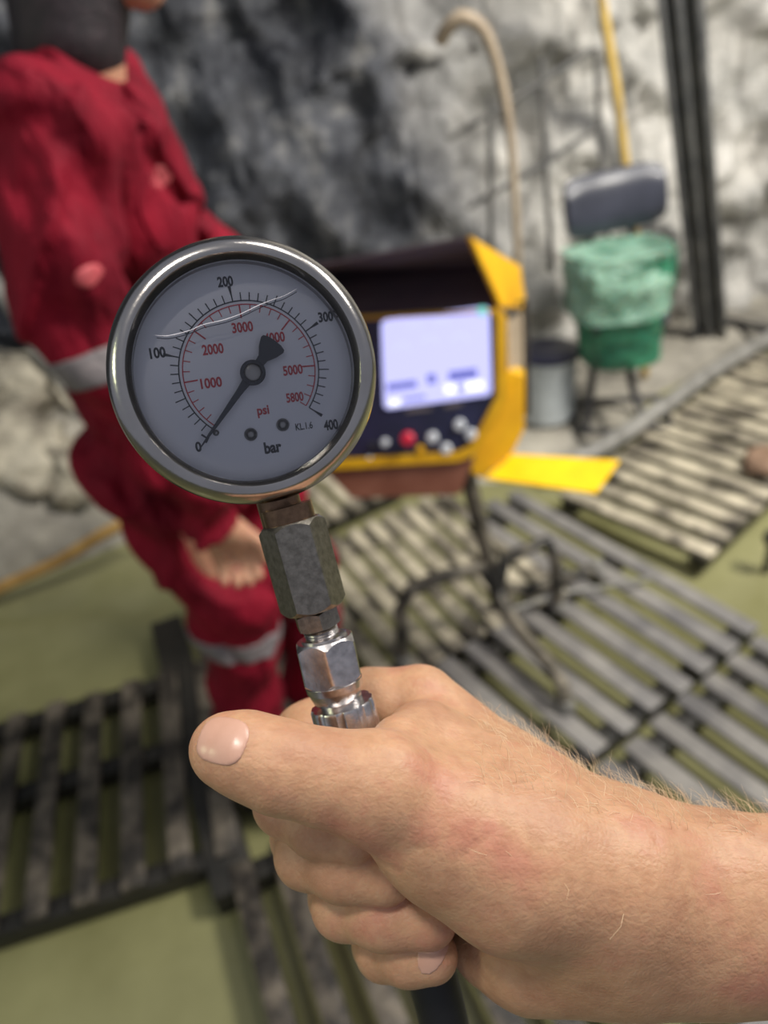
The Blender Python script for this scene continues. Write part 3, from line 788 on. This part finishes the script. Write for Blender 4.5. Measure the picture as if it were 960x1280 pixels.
def bodyfn(P):
    d = smin(body_core(P, -0.038), legs(P, -0.036), 0.03)
    d = smin(d, arms(P, -0.024), 0.02)
    d = smin(d, caps(P, J['chest'], J['neck'], 0.07, 0.058), 0.03)
    d = smin(d, caps(P, J['neck'], J['head'], 0.055, 0.06), 0.02)
    # head: skull, jaw, nose, ears
    hx = np.array([0.85, -0.2, 0]); hx /= np.linalg.norm(hx)
    hc = J['head']+np.array([0.02, 0, 0.03])
    d = smin(d, ellip(P, hc, (0.095, 0.078, 0.112)), 0.02)
    d = smin(d, caps(P, hc+np.array([0.02, 0, -0.05]), hc+hx*0.07+np.array([0, 0, -0.085]), 0.055, 0.032), 0.02)
    d = smin(d, caps(P, hc+hx*0.092+np.array([0, 0, 0.0]), hc+hx*0.112+np.array([0, 0, -0.03]), 0.009, 0.013), 0.008)
    d = smin(d, ellip(P, hc+np.array([0.0, -0.078, -0.015]), (0.018, 0.009, 0.03)), 0.006)
    d = smin(d, ellip(P, hc+np.array([0.0, 0.078, -0.015]), (0.018, 0.009, 0.03)), 0.006)
    haL = J['wrL']+(J['wrL']-J['elL'])/np.linalg.norm(J['wrL']-J['elL'])*0.06
    for wr, ha, sg in ((J['wrR'], J['haR'], 1), (J['wrL'], haL, -1)):
     dr = (ha-wr)/np.linalg.norm(ha-wr)
     sd2 = np.array([1.0, 0.1, 0.35]); sd2 -= dr*(sd2@dr); sd2 /= np.linalg.norm(sd2); nr = np.cross(dr, sd2)
     d = smin(d, caps(P, wr-dr*0.06, wr+dr*0.01, 0.030, 0.028), 0.02)
     d = smin(d, caps(P, wr+dr*0.02-sd2*0.018, wr+dr*0.06-sd2*0.022, 0.02, 0.018), 0.014)
     d = smin(d, caps(P, wr+dr*0.02+sd2*0.014, wr+dr*0.06+sd2*0.022, 0.022, 0.017), 0.014)
     for i, (o_, l) in enumerate(((0.030, 0.062), (0.010, 0.070), (-0.010, 0.066), (-0.029, 0.052))):
         k0 = wr+dr*0.068+sd2*o_; k1 = k0+dr*l*0.45+nr*0.012; k2 = k1+dr*l*0.2+nr*l*0.38
         d = smin(d, caps(P, k0, k1, 0.0105, 0.0095), 0.005); d = smin(d, caps(P, k1, k2, 0.0095, 0.008), 0.004)
     t0 = wr+dr*0.025+sd2*0.028; t1 = t0+dr*0.035+sd2*0.022+nr*0.008; t2 = t1+dr*0.032+nr*0.012
     d = smin(d, caps(P, t0, t1, 0.015, 0.012), 0.008); d = smin(d, caps(P, t1, t2, 0.0115, 0.009), 0.004)
    return d
lo = allJ.min(0)-0.2; hi = allJ.max(0)+0.24
person = sdf_obj('person', bodyfn, lo, hi, 0.0075, M['skin2'])
tag(person, 'person in red coveralls with grey reflective bands, standing side-on, arm hanging at the hip', 'person')
cov = sdf_obj('coverall', coverall, lo, hi, 0.0065, M['cloth'], person)
def band(name, p, ax, half, rad, off, mt, h=0.004, fn=coverall, par=None):
    p = np.array(p); ax = np.array(ax)/np.linalg.norm(ax)
    def f(P):
        q = P-p; t = q@ax; r = np.sqrt(np.maximum((q*q).sum(-1)-t*t, 0))
        return np.maximum(np.maximum(fn(P)-off, np.abs(t)-half), np.maximum(r-rad, -(fn(P)+0.004)))
    return sdf_obj(name, f, p-rad-half, p+rad+half, h, mt, par or cov)
ua = J['elR']-J['miR']; 
band('sleeve_band', J['miR']+ua*0.90, ua, 0.022, 0.085, 0.003, M['band'])
lw = J['anR']-J['knR']; band('trouser_band', J['knR']+lw*0.16, lw+np.array([-.04, 0, 0.0]), 0.020, 0.105, 0.003, M['band'])
lw2 = J['anL']-J['knL']; band('trouser_band', J['knL']+lw2*0.25, lw2, 0.020, 0.085, 0.003, M['band'])
def patch(name, c, r, off, mt, B=None, h=0.003, par=None):
    c = np.array(c); r = np.array(r)
    f = lambda P: np.maximum(np.maximum(coverall(P)-off, ellip(P, c, r)), -(coverall(P)+0.004))
    return sdf_obj(name, f, c-r*1.1, c+r*1.1, h, mt, par or cov)
def front_pt(x, y, fn, y0=0.6, y1=1.6):
    r = ray(x, y); ts = np.linspace(y0, y1, 500)/r.y
    P = np.array([A3(CP+r*t) for t in ts]); d = fn(P); i = np.argmax(d < 0)
    return P[i] if d[i] < 0 else P[-1]
for nm, x, y, r, off, mt in (('chest_badge', 198, 222, (0.020, 0.03, 0.017), 0.004, M['patch']), ('sleeve_badge', 112, 345, (0.017, 0.03, 0.013), 0.004, M['patch']),
                             ('chest_pocket', 200, 262, (0.050, 0.03, 0.06), 0.004, M['cloth']), ('thigh_pocket', 150, 610, (0.05, 0.035, 0.065), 0.004, M['cloth'])):
    c = front_pt(x, y, coverall)
    if c[1] < 1.58: patch(nm, c, r, off, mt)
# zip flap down the chest
zp = [front_pt(x, y, coverall) for x, y in ((168, 120), (200, 175), (232, 230), (256, 285))]
zf = lambda P: np.maximum(coverall(P)-0.010, polydist(P, zp)-0.02)
zz = np.array(zp); sdf_obj('zip_flap', zf, zz.min(0)-0.04, zz.max(0)+0.04, 0.004, M['cloth'], cov)
hc = J['head']+np.array([0.02, 0, 0.03])
nape = caps
hairf = lambda P: np.maximum(smin(ellip(P, hc+np.array([-0.012, 0, 0.012]), (0.102, 0.090, 0.114)), caps(P, hc+np.array([-.02,0,-.04]), J['neck']+np.array([-.005,0,.01]), 0.085, 0.072), 0.02), ((P-hc)@np.array([0.95, 0, -0.3]))-0.10)
sdf_obj('hair', hairf, np.minimum(hc, J['neck'])-0.14, np.maximum(hc, J['neck'])+0.14, 0.006, M['darkhair'], person)
for kk, (an, kn) in enumerate((('anR', 'knR'), ('anL', 'knL'))):
    a0 = J[an]; fl0 = 0.0
    def bt_(P, a0=a0):
        x0 = np.array([a0[0], a0[1], 0.0])
        d = caps(P, np.array([a0[0], a0[1], max(a0[2]-0.02, 0.1)]), x0+np.array([0.0, 0, 0.07]), 0.058, 0.055)
        d = smin(d, caps(P, x0+np.array([-0.03, 0, 0.045]), x0+np.array([0.15, -0.05, 0.04]), 0.045, 0.042), 0.03)
        return np.maximum(d, -P[..., 2]+0.001)
    sdf_obj('boot', bt_, np.array([a0[0]-0.12, a0[1]-0.16, -0.02]), np.array([a0[0]+0.24, a0[1]+0.12, max(a0[2]+0.1, 0.3)]), 0.006, M['boot'], person)

# ================================================================== PRESSURE GAUGE (local frame: x right, y up, z towards the viewer)
def cvec(x, y, z): return CR*x - CU*y + CF*z               # camera frame, y down, z away
gN = cvec(0.22, 0.08, -1.0).normalized()
tilt = math.radians(15.5)
gD = cvec(math.sin(tilt), math.cos(tilt), 0.0); gD = (gD-gN*gD.dot(gN)).normalized()
gY = -gD; gX = gY.cross(gN).normalized()
GD = 0.200; gC = PZ(308, 464, GD)
gR = Matrix((gX, gY, gN)).transposed()
g = empty('pressure_gauge', gC, gR)
tag(g, 'round pressure gauge in a steel bezel, white dial with its needle at zero', 'pressure gauge')
gM = gR.to_4x4(); gM.translation = gC; gI = gM.inverted()
def gl(x, y, z=0.0):
    """photo pixel -> local point on the plane z"""
    p = PP(x, y, gC+gN*z, gN); return gI @ p
RB = 0.0352
MB().lathe([(0, -0.026), (0.029, -0.026), (0.0305, -0.024), (0.0308, -0.0072), (0.0300, -0.0078), (0, -0.0078)], 96).build('case', M['steel_dark'], g)
prof = [(0.0316, -0.0055), (0.0345, -0.0055), (RB, -0.0045), (RB+0.0001, -0.002), (RB-0.0004, -0.0008), (RB-0.0012, 0.0006), (RB-0.0026, 0.0020), (RB-0.0042, 0.0026),
        (RB-0.0050, 0.0024), (RB-0.0054, 0.0018), (RB-0.0060, 0.0002), (RB-0.0063, -0.0006), (0.0293, -0.0012), (0.0293, -0.006), (0.0316, -0.006)]
MB().lathe(prof, 128, close=True).build('bezel', M['bezel'], g)
MB().lathe([(0.0293, -0.0014), (0.0291, -0.0012), (0.0290, -0.0016), (0.0291, -0.0075), (0.0293, -0.0075)], 96, close=True).build('seal_ring', M['steel_dark'], g)
ZD = -0.0062
MB().lathe([(0, ZD-0.001), (0.0292, ZD-0.001), (0.0292, ZD), (0, ZD)], 96).build('dial', M['dial'], g, False)
MB().lathe([(0, -0.0026), (0.0290, -0.0026), (0.0290, -0.0015), (0, -0.0015)], 96).build('glass', M['glass'], g, False)
dial = [o for o in g.children if o.name.startswith('dial')][0]
# scale geometry
cD = gl(312.5, 463.5, ZD); pxs = GD*1.03/FPX
rb = 86.3*pxs*1.0
def adir(pt): p = gl(*pt, ZD)-cD; return math.atan2(p.y, p.x)
a0 = adir((256.5, 553)); a400 = adir((400, 518))
span = (a0-a400) % (2*math.pi)                       # clockwise sweep 0 -> 400
def pol(r, a): return V((cD.x+r*math.cos(a), cD.y+r*math.sin(a), 0))
ZM = ZD+0.00012
def flatstrip(mb, pts, wd):
    n = len(pts); vs = []; fs = []
    for i in range(n):
        t = (pts[min(i+1, n-1)]-pts[max(i-1, 0)]).normalized(); nn = V((-t.y, t.x, 0))
        wi = wd[i] if isinstance(wd, (list, tuple)) else wd
        vs += [V((*(pts[i]+nn*wi/2).xy, ZM)), V((*(pts[i]-nn*wi/2).xy, ZM))]
    for i in range(n-1): fs.append((2*i, 2*i+1, 2*i+3, 2*i+2))
    mb.add(vs, fs)
bk = MB(); rd = MB()
A = [a0-span*t for t in np.linspace(0, 1, 120)]
flatstrip(bk, [pol(rb, a) for a in A], 0.00034)
rr_ = rb-0.00100; flatstrip(rd, [pol(rr_, a) for a in A], 0.0003)
for i in range(41):
    a = a0-span*i/40; big = i % 10 == 0; mid = i % 5 == 0
    ln = 0.0042 if big else (0.0029 if mid else 0.0022)
    flatstrip(bk, [pol(rb, a), pol(rb+ln*0.4, a), pol(rb+ln, a)], [0.0003, 0.00036, 0.0009] if big else 0.0003)
for i in range(30):
    v = i*200
    if v > 5800: break
    a = a0-span*v/5800; big = v % 1000 == 0
    ln = 0.0036 if big else 0.0019
    flatstrip(rd, [pol(rr_, a), pol(rr_-ln, a)], 0.0004 if big else 0.00026)
def text(mb, s, px, py, hpx, wpx, rot, bold=0.0):
    cu = bpy.data.curves.new('t', 'FONT'); cu.body = s; cu.size = 1; cu.align_x = 'CENTER'; cu.align_y = 'CENTER'; cu.offset = bold
    cu.resolution_u = 3
    ob = bpy.data.objects.new('t', cu); col.objects.link(ob)
    me = bpy.data.meshes.new_from_object(ob, depsgraph=None)
    bpy.data.objects.remove(ob); bpy.data.curves.remove(cu)
    co = np.array([v.co[:] for v in me.vertices]); mn, mxx = co.min(0), co.max(0); c = (mn+mxx)/2; sz = mxx-mn
    cc = gl(px, py, ZD); hx = wpx*pxs/sz[0]; hy = hpx*pxs/sz[1]; ca, sa = math.cos(rot), math.sin(rot)
    vs = []
    for v in co:
        x = (v[0]-c[0])*hx; y = (v[1]-c[1])*hy; vs.append(V((cc.x+x*ca-y*sa, cc.y+x*sa+y*ca, ZM)))
    mb.add(vs, [tuple(p.vertices) for p in me.polygons]); bpy.data.meshes.remove(me)
# text rises about 9 degrees in the photo; the local frame is already turned 15.5
tr = math.radians(9.5-15.5)
for s, x, y, h_, w_ in (('0', 248, 558.5, 13, 7.5), ('100', 197, 441, 13.5, 19), ('200', 281.5, 352, 13, 19), ('300', 407, 396, 13, 19), ('400', 413.5, 531, 13.5, 18.5)):
    text(bk, s, x, y, h_, w_, tr, 0.035)
text(bk, 'bar', 341, 559, 15, 22, tr, 0.04); text(bk, 'KL.1.6', 380, 532.5, 9, 22, tr, 0.02)
for s, x, y, h_, w_ in (('1000', 264, 478.5, 13, 26), ('2000', 266, 436.5, 13, 26), ('3000', 303, 409, 13, 26), ('4000', 343, 422, 13, 26), ('5000', 366, 462.5, 12.5, 25), ('5800', 368.5, 496.5, 12, 22), ('psi', 329, 514.5, 15, 15)):
    text(rd, s, x, y, h_, w_, tr, 0.028)
bk.build('black_markings', M['ink_black'], dial, False, weld=False); rd.build('red_markings', M['ink_red'], dial, False, weld=False)
# rivets and stop pin
for x, y, r in ((313.5, 543, 8.3), (353.5, 531, 8.3), (270, 541, 4)):
    p = gl(x, y, ZD); R_ = r*pxs; mb = MB()
    mb.lathe([(R_*1.0, 0.0), (R_*0.98, R_*0.3), (R_*0.75, R_*0.62), (R_*0.35, R_*0.8), (0, R_*0.85)], 28)
    mb.xf(Matrix.Translation((p.x, p.y, ZD))).build('rivet' if r > 5 else 'stop_pin', M['steel_dark'], dial)
# pointer
ZP = ZD+0.0022
hub = gl(316, 466, ZP)
tip = gl(249, 562, ZP); pd = V(((tip-hub).x, (tip-hub).y, 0)); plen = pd.length; pd.normalize(); pn = V((-pd.y, pd.x, 0))
def pl(a, b): q = V((hub.x, hub.y, ZP))+pd*a*plen+pn*b; return q
sh = [(1.0, 0.00012), (0.80, 0.0004), (0.25, 0.0009), (0.12, 0.0012), (-0.10, 0.0012), (-0.19, 0.0014), (-0.28, 0.0028), (-0.365, 0.0036)]
outl = [pl(a, b) for a, b in sh] + [pl(-0.395, 0.0034), pl(-0.415, 0.002), pl(-0.42, 0), pl(-0.415, -0.002), pl(-0.395, -0.0034)] + [pl(a, -b) for a, b in reversed(sh)]
ptr = MB().prism(outl, V((0, 0, 0.0004))).build('pointer', M['pointer'], g, False, 0.0001)
# hub ring and boss
MB().lathe([(0, 0), (0.0034, 0), (0.0034, 0.0010), (0.0029, 0.0013), (0, 0.0013)], 40).xf(Matrix.Translation((hub.x, hub.y, ZP-0.0001))).build('hub', M['pointer'], ptr)
MB().lathe([(0.0024, 0), (0.0024, 0.0005), (0.0019, 0.0008), (0, 0.0009)], 40).xf(Matrix.Translation((hub.x, hub.y, ZP+0.0011))).build('hub_cap', M['steel_dark'], ptr)
flag = gl(256, 546, ZP)
mbf = MB(); mbf.box((flag.x, flag.y, ZP+0.0002), (0.0021, 0.0005, 0.0003), Matrix.Rotation(math.atan2(pn.y, pn.x), 3, 'Z')); mbf.build('pointer_flag', M['pointer'], ptr, False)
# liquid line: its refracted glint painted as a pale tube with a dark edge
ZL = -0.00135
lp = [gl(x, y, ZL) for x, y in ((194, 419), (208, 420), (224, 417), (240, 412), (254, 406), (280, 400), (302, 392), (325, 381), (340, 375), (355, 370), (371, 361))]
M['meniscus'] = mat('liquid_rim', srgb(205, 205, 212), None, 8, 0.3, 0.0)
M['meniscus_dark'] = mat('liquid_edge', srgb(70, 70, 84), None, 8, 0.3, 0.0)
MB().tube(lp, [0.00005, 0.00017, 0.00018, 0.00011, 0.00014, 0.00018, 0.00014, 0.00018, 0.00014, 0.00012, 0.00005], 8, True, 4).build('liquid_line', M['meniscus'], g)
MB().tube([q+V((0.0001, -0.00042, -0.0020)) for q in lp], 0.00012, 8, True, 4).build('liquid_edge', M['meniscus_dark'], g)
# socket below the case
MB().lathe([(0.0062, 0.0), (0.0062, 0.012)], 24).xf(Matrix.Translation((0, -0.0375, -0.0125))@Matrix.Rotation(math.radians(90), 4, 'X')@Matrix.Translation((0, 0, -0.006))).build('socket', M['bronze'], g)

# ---- fittings, each along the stem axis: local frame z = up the stem
def hexprof(mb, r, z0, z1, ch, rot=0.0, seg=6):
    """hexagonal bar with turned chamfers"""
    n = 96; vs = []; fs = []; rows = []
    ap = r*math.cos(math.pi/seg)
    for (z, lim) in ((z0, ap*0.97), (z0+ch, r*1.01), (z1-ch, r*1.01), (z1, ap*0.97)):
        row = []
        for k in range(n):
            a = 2*math.pi*k/n; b = ((a-rot+math.pi/seg) % (2*math.pi/seg))-math.pi/seg
            rr2 = min(ap/math.cos(b), lim); row.append(V((rr2*math.cos(a), rr2*math.sin(a), z)))
        rows.append(row)
    # scalloped chamfer rows
    z_rows = []
    for ri, row in enumerate(rows):
        out = []
        for k, p in enumerate(row):
            rfull = rows[1][k].length if False else V((rows[1][k].x, rows[1][k].y, 0)).length
            z = p.z
            if ri == 1: z = z0+ch*max(0.0, (rfull-ap*0.97)/(r-ap*0.97))
            if ri == 2: z = z1-ch*max(0.0, (rfull-ap*0.97)/(r-ap*0.97))
            out.append(V((p.x, p.y, z)))
        z_rows.append(out)
    for row in z_rows: vs += row
    for i in range(3):
        for k in range(n):
            k2 = (k+1) % n; fs.append((i*n+k, i*n+k2, (i+1)*n+k2, (i+1)*n+k))
    fs.append(tuple(range(n))[::-1]); fs.append(tuple(3*n+k for k in range(n)))
    mb.add(vs, fs)
def fit_frame(p, up, face=None):
    z = up.normalized(); x = (CR-z*CR.dot(z)).normalized(); y = z.cross(x)
    mm = Matrix((x, y, z)).transposed().to_4x4(); mm.translation = p; return mm
# stem axis points in space (slightly bent chain, as in the photo)
s_sock = PZ(354, 630, 0.2105-0.0)
AX = {'a': PZ(354, 634, 0.2135), 'b': PZ(363, 652, 0.2140), 'c': PZ(393, 761, 0.2165), 'd': PZ(400, 785, 0.2175),
      'e': PZ(405, 797, 0.218), 'f': PZ(417, 852, 0.2195), 'g': PZ(427, 878, 0.2200), 'h': PZ(429, 902, 0.2205), 'i': PZ(448, 958, 0.222), 'j': PZ(500, 1100, 0.2275), 'k': PZ(548, 1250, 0.2330), 'l': PZ(575, 1390, 0.238)}
PXR = lambda px, d: px*d/FPX
def seg_fit(name, mt, label, cat, a, b, fn):
    p0, p1 = AX[a], AX[b]; up = p0-p1; mm = fit_frame(p1, up); L = up.length
    o = empty(name, p1, mm.to_3x3()); tag(o, label, cat); fn(o, L); return o
def f_coupling(o, L):
    mb = MB(); hexprof(mb, PXR(42.5, 0.215)*1.0, 0, L, 0.0016, math.radians(98)); mb.build('hex_body', M['coupling'], o)
    MB().lathe([(0.0072, L-0.0001), (0.0072, L+0.0045)], 32).build('threaded_neck', M['bronze'], o)
seg_fit('hex_coupling', None, 'long dull steel hexagonal coupling screwed directly under the gauge', 'coupling', 'b', 'c', f_coupling)
def f_adapter(o, L):
    mb = MB(); hexprof(mb, PXR(29.5, 0.217), 0.0006, L, 0.0006, math.radians(75)); mb.build('hex_collar', M['coupling'], o)
    mb = MB(); pr = []
    for i in range(9):
        z = -0.0032+0.0004*i; pr.append((0.0050 if i % 2 else 0.0046, z))
    mb.lathe(pr, 32); mb.build('thread', M['zinc'], o)
seg_fit('adapter', None, 'small silver adapter with exposed thread between coupling and swivel nut', 'adapter', 'c', 'd', f_adapter)
def f_nut(o, L):
    mb = MB(); hexprof(mb, PXR(41, 0.2185), 0, L, 0.0019, math.radians(66)); mb.build('nut_body', M['zinc'], o)
    MB().lathe([(0.0068, -0.0052), (0.0076, -0.003), (0.0082, 0.0004)], 40).build('lower_collar', M['zinc'], o)
    MB().lathe([(0.0074, -0.0020), (0.0082, -0.0018), (0.0084, 0.0002)], 40).build('crimp_ring', M['zinc'], o)
    MB().lathe([(0.0066, L-0.0004), (0.0066, L+0.0006), (0.0058, L+0.0009), (0.0045, L+0.0009)], 40).build('upper_shoulder', M['zinc'], o)
seg_fit('swivel_nut', None, 'shiny zinc swivel nut just above the ferrule in the fist', 'nut', 'e', 'f', f_nut)
# ferrule + hose held in the fist
mm = fit_frame(AX['i'], AX['g']-AX['i']); L = (AX['g']-AX['i']).length
hz = empty('hydraulic_hose', AX['i'], mm.to_3x3()); tag(hz, 'black hydraulic hose with a crimped zinc ferrule, gripped in the fist', 'hose')
fe = MB(); n = 96; vs = []; fs = []; rf = PXR(40.5, 0.2205)
for zi, z in enumerate((0, L-0.0008, L)):
    for k in range(n):
        a = 2*math.pi*k/n; r = rf*(1-0.035*abs(math.sin(a*5)) ** 0.5 if False else (1-0.05*(math.cos(a*10) < -0.55)))-(0.0004 if zi == 2 else 0)
        vs.append(V((r*math.cos(a), r*math.sin(a), z)))
for i in range(2):
    for k in range(n): k2 = (k+1) % n; fs.append((i*n+k, i*n+k2, (i+1)*n+k2, (i+1)*n+k))
fs.append(tuple(range(n))[::-1]); fs.append(tuple(2*n+k for k in range(n)))
fe.add(vs, fs); fe.build('ferrule', M['zinc'], hz)
MB().lathe([(0.0062, L-0.0002), (0.0062, L+0.0052)], 32).build('ferrule_neck', M['zinc'], hz)
iv = mm.inverted()
MB().tube([iv@AX[k] for k in ('h', 'i', 'j', 'k', 'l')], 0.0076, 24, True, 6).build('rubber_hose', M['black'], hz)

# ================================================================== THE HAND (camera-aligned metres: x right, y down, z away)
def H3(x, y, z): return np.array([(x-480)/FPX*z, (y-640)/FPX*z, z])
def fing(P, pts, k=0.004):
    d = None
    for (a, b) in zip(pts[:-1], pts[1:]):
        e = caps(P, H3(*a[:3]), H3(*b[:3]), a[3]/1000, b[3]/1000); d = e if d is None else smin(d, e, k)
    return d
FING = [  # MCP, PIP, DIP, tip
    [(524, 880, .247, 12.5), (462, 882, .249, 11.5), (386, 922, .246, 10.8), (356, 975, .230, 9.4), (358, 1003, .217, 8.8), (400, 1030, .209, 8.6), (440, 1043, .206, 8.0)],
    [(552, 950, .252, 12.5), (480, 975, .253, 11.0), (402, 1010, .250, 10.3), (380, 1045, .235, 9.6), (385, 1068, .221, 9.0), (430, 1083, .211, 8.9), (480, 1092, .208, 8.4)],
    [(590, 1030, .253, 12.0), (510, 1060, .255, 10.6), (445, 1095, .252, 9.8), (425, 1120, .238, 9.2), (430, 1132, .224, 8.8), (480, 1143, .214, 8.8), (535, 1148, .211, 8.2)],
    [(615, 1110, .250, 10.5), (550, 1135, .252, 9.2), (490, 1162, .250, 8.4), (475, 1180, .238, 8.0), (480, 1188, .227, 7.8), (510, 1193, .219, 7.8), (540, 1195, .216, 7.4)]]
THUMB = [(560, 1040, .199, 17), (475, 984, .193, 13.0), (410, 972, .190, 11.2), (350, 958, .189, 10.8), (305, 942, .189, 9.8), (280, 936, .190, 8.6)]
def crease(P, d, pts, wd, dep):
    q = polydist(P, [H3(*p) for p in pts]); return d+dep*np.exp(-(q/wd)**2)
def hand(P):
    FL = np.array([1, 1, 1.18])
    c = lambda a, b: caps(P, H3(*a[:3]), H3(*b[:3]), a[3]/1000, b[3]/1000, FL)/1.05
    c1 = lambda a, b: caps(P, H3(*a[:3]), H3(*b[:3]), a[3]/1000, b[3]/1000)
    d = c((1400, 1157, .228, 35), (860, 1137, .217, 25.5))
    d = smin(d, c((860, 1135, .217, 25), (740, 1118, .216, 26)), 0.012)
    d = smin(d, c1((760, 1075, .222, 20), (640, 1000, .232, 17)), 0.012)
    d = smin(d, c1((650, 1005, .232, 17), (526, 880, .247, 12.5)), 0.010)
    d = smin(d, c1((740, 1110, .232, 20), (555, 955, .251, 12.5)), 0.008)
    d = smin(d, c1((740, 1130, .232, 19), (592, 1035, .252, 12.5)), 0.008)
    d = smin(d, c1((740, 1160, .226, 20), (620, 1120, .246, 12)), 0.008)
    # palm heel
    d = smin(d, c1((770, 1165, .214, 20), (660, 1185, .222, 15.5)), 0.010)
    d = smin(d, c1((660, 1182, .222, 15.5), (612, 1175, .230, 12.5)), 0.008)
    # thenar and thumb
    d = smin(d, c1((760, 1100, .205, 20), (640, 1075, .202, 21)), 0.014)
    d = smin(d, c1((640, 1075, .202, 21), (560, 1036, .200, 18.5)), 0.008)
    # web between thumb and index knuckle
    d = smin(d, c1((640, 1000, .215, 15), (530, 925, .222, 9.5)), 0.012)
    d = smin(d, c1((530, 925, .222, 9.5), (500, 930, .208, 8)), 0.008)
    th = fing(P, THUMB, 0.004)
    th = smin(th, ellip(P, H3(470, 985, .190), (.0135, .0135, .0115)), 0.004)
    d = smin(d, th, 0.007)
    for i, F in enumerate(FING):
        d = smin(d, fing(P, F, 0.004), 0.0012)
    # room for the ferrule and hose
    # folds
    zt = .1795
    for pts, wd, dep in (
        ([(352, 915, .181), (344, 935, zt), (338, 960, zt)], .0008, .0006),
        ([(364, 918, .181), (357, 940, zt), (350, 968, zt)], .0008, .0005),
        ([(333, 918, .181), (327, 945, zt)], .0006, .0004),
        ([(485, 1085, .186), (530, 1082, .183), (590, 1062, .181), (620, 1040, .182)], .0009, .0005),
        ([(470, 1060, .186), (520, 1062, .181), (570, 1045, .180)], .0008, .0004),
        ([(820, 1050, .195), (810, 1110, .192), (812, 1180, .193)], .0012, .0006),
        ([(480, 922, .187), (530, 915, .196), (560, 925, .205)], .0012, .0005),
        ([(430, 1075, .201), (425, 1095, .202)], .0007, .0005),
        ([(478, 1130, .205), (474, 1152, .205)], .0007, .0005)):
        d = crease(P, d, pts, wd, dep)
    return np.maximum(d, P[..., 0]-0.246)
hxf = (np.array([A3(CR), A3(-CU), A3(CF)]).T, A3(CP))
def hxyz(v): return np.array(v)
lo = np.array([-0.062, 0.036, 0.160]); hi = np.array([0.250, 0.166, 0.272])
hnd = sdf_obj('person', hand, lo, hi, 0.00105, M['skin'], None, hxf)
tag(hnd, 'bare right forearm and fist of the person holding up the gauge, thumb pointing left', 'person')
# nails
def nail(c, ax, nrm, ln, wdt, off):
    c = np.array(c); ax = ax/np.linalg.norm(ax); nrm = nrm-ax*(nrm@ax); nrm /= np.linalg.norm(nrm); sd3 = np.cross(ax, nrm)
    B = np.array([ax, sd3, nrm])
    def f(P):
        q = (P-c)@B.T
        e = ((np.abs(q[..., 0])/ln)**3.0+(np.abs(q[..., 1])/wdt)**3.0)**(1/3.0)
        return np.maximum(np.maximum(hand(P)-off, (e-1)*min(ln, wdt)), np.maximum(-q[..., 2]-0.006, -(hand(P)+0.0006)))
    r = max(ln, wdt)+0.004
    return sdf_obj('nail', f, c-r, c+r, 0.00045, M['nail'], hnd, hxf)
ta = H3(280, 936, .190)-H3(350, 958, .189)
nail(H3(279, 926, .183), ta, np.array([-0.10, -0.55, -1.0]), .0062, .0056, .0004)
nail(H3(537, 1196, .209), H3(540, 1195, .216)-H3(480, 1188, .227), np.array([0.35, 0.15, -1.0]), .0036, .0036, .0002)
# arm hair
me = hnd.data; nv = len(me.vertices)
co = np.empty(nv*3); me.vertices.foreach_get('co', co); co = co.reshape(-1, 3)
no = np.empty(nv*3); me.vertices.foreach_get('normal', no); no = no.reshape(-1, 3)
loc = (co-hxf[1])@hxf[0]; nl = no@hxf[0]
pxx = loc[:, 0]/loc[:, 2]*FPX+480; pyy = loc[:, 1]/loc[:, 2]*FPX+640
cand = np.where((pxx > 600) & (pxx < 1010) & (nl[:, 1] < -0.72) & (nl[:, 2] < 0.8) & (nl[:, 2] > -0.45))[0]
cand2 = np.where((pxx > 560) & (pxx < 1000) & (nl[:, 1] < 0.1) & (nl[:, 2] < -0.2))[0]
rng = np.random.RandomState(3); hb = MB()
sel = list(rng.choice(cand, 480, replace=False))+list(rng.choice(cand2, 16, replace=False))
for i in sel:
    p = V(co[i]); nn = V(no[i]); t = cvec(-0.75, -0.25, 0.1)+V(rng.normal(0, 0.35, 3)); ln = rng.uniform(0.004, 0.009)*(1 if pxx[i] > 680 else 0.8)
    a = (nn*0.55+t*0.7).normalized(); b = (nn*0.2+t).normalized()
    P = [p-nn*0.0002, p+a*ln*0.5, p+a*ln*0.5+b*ln*0.5]
    hb.tube(P, [0.00006, 0.00005, 0.00002], 4, False)
tag(hb.build('arm_hair', M['hairmat'], hnd, True, weld=False), kind='stuff')
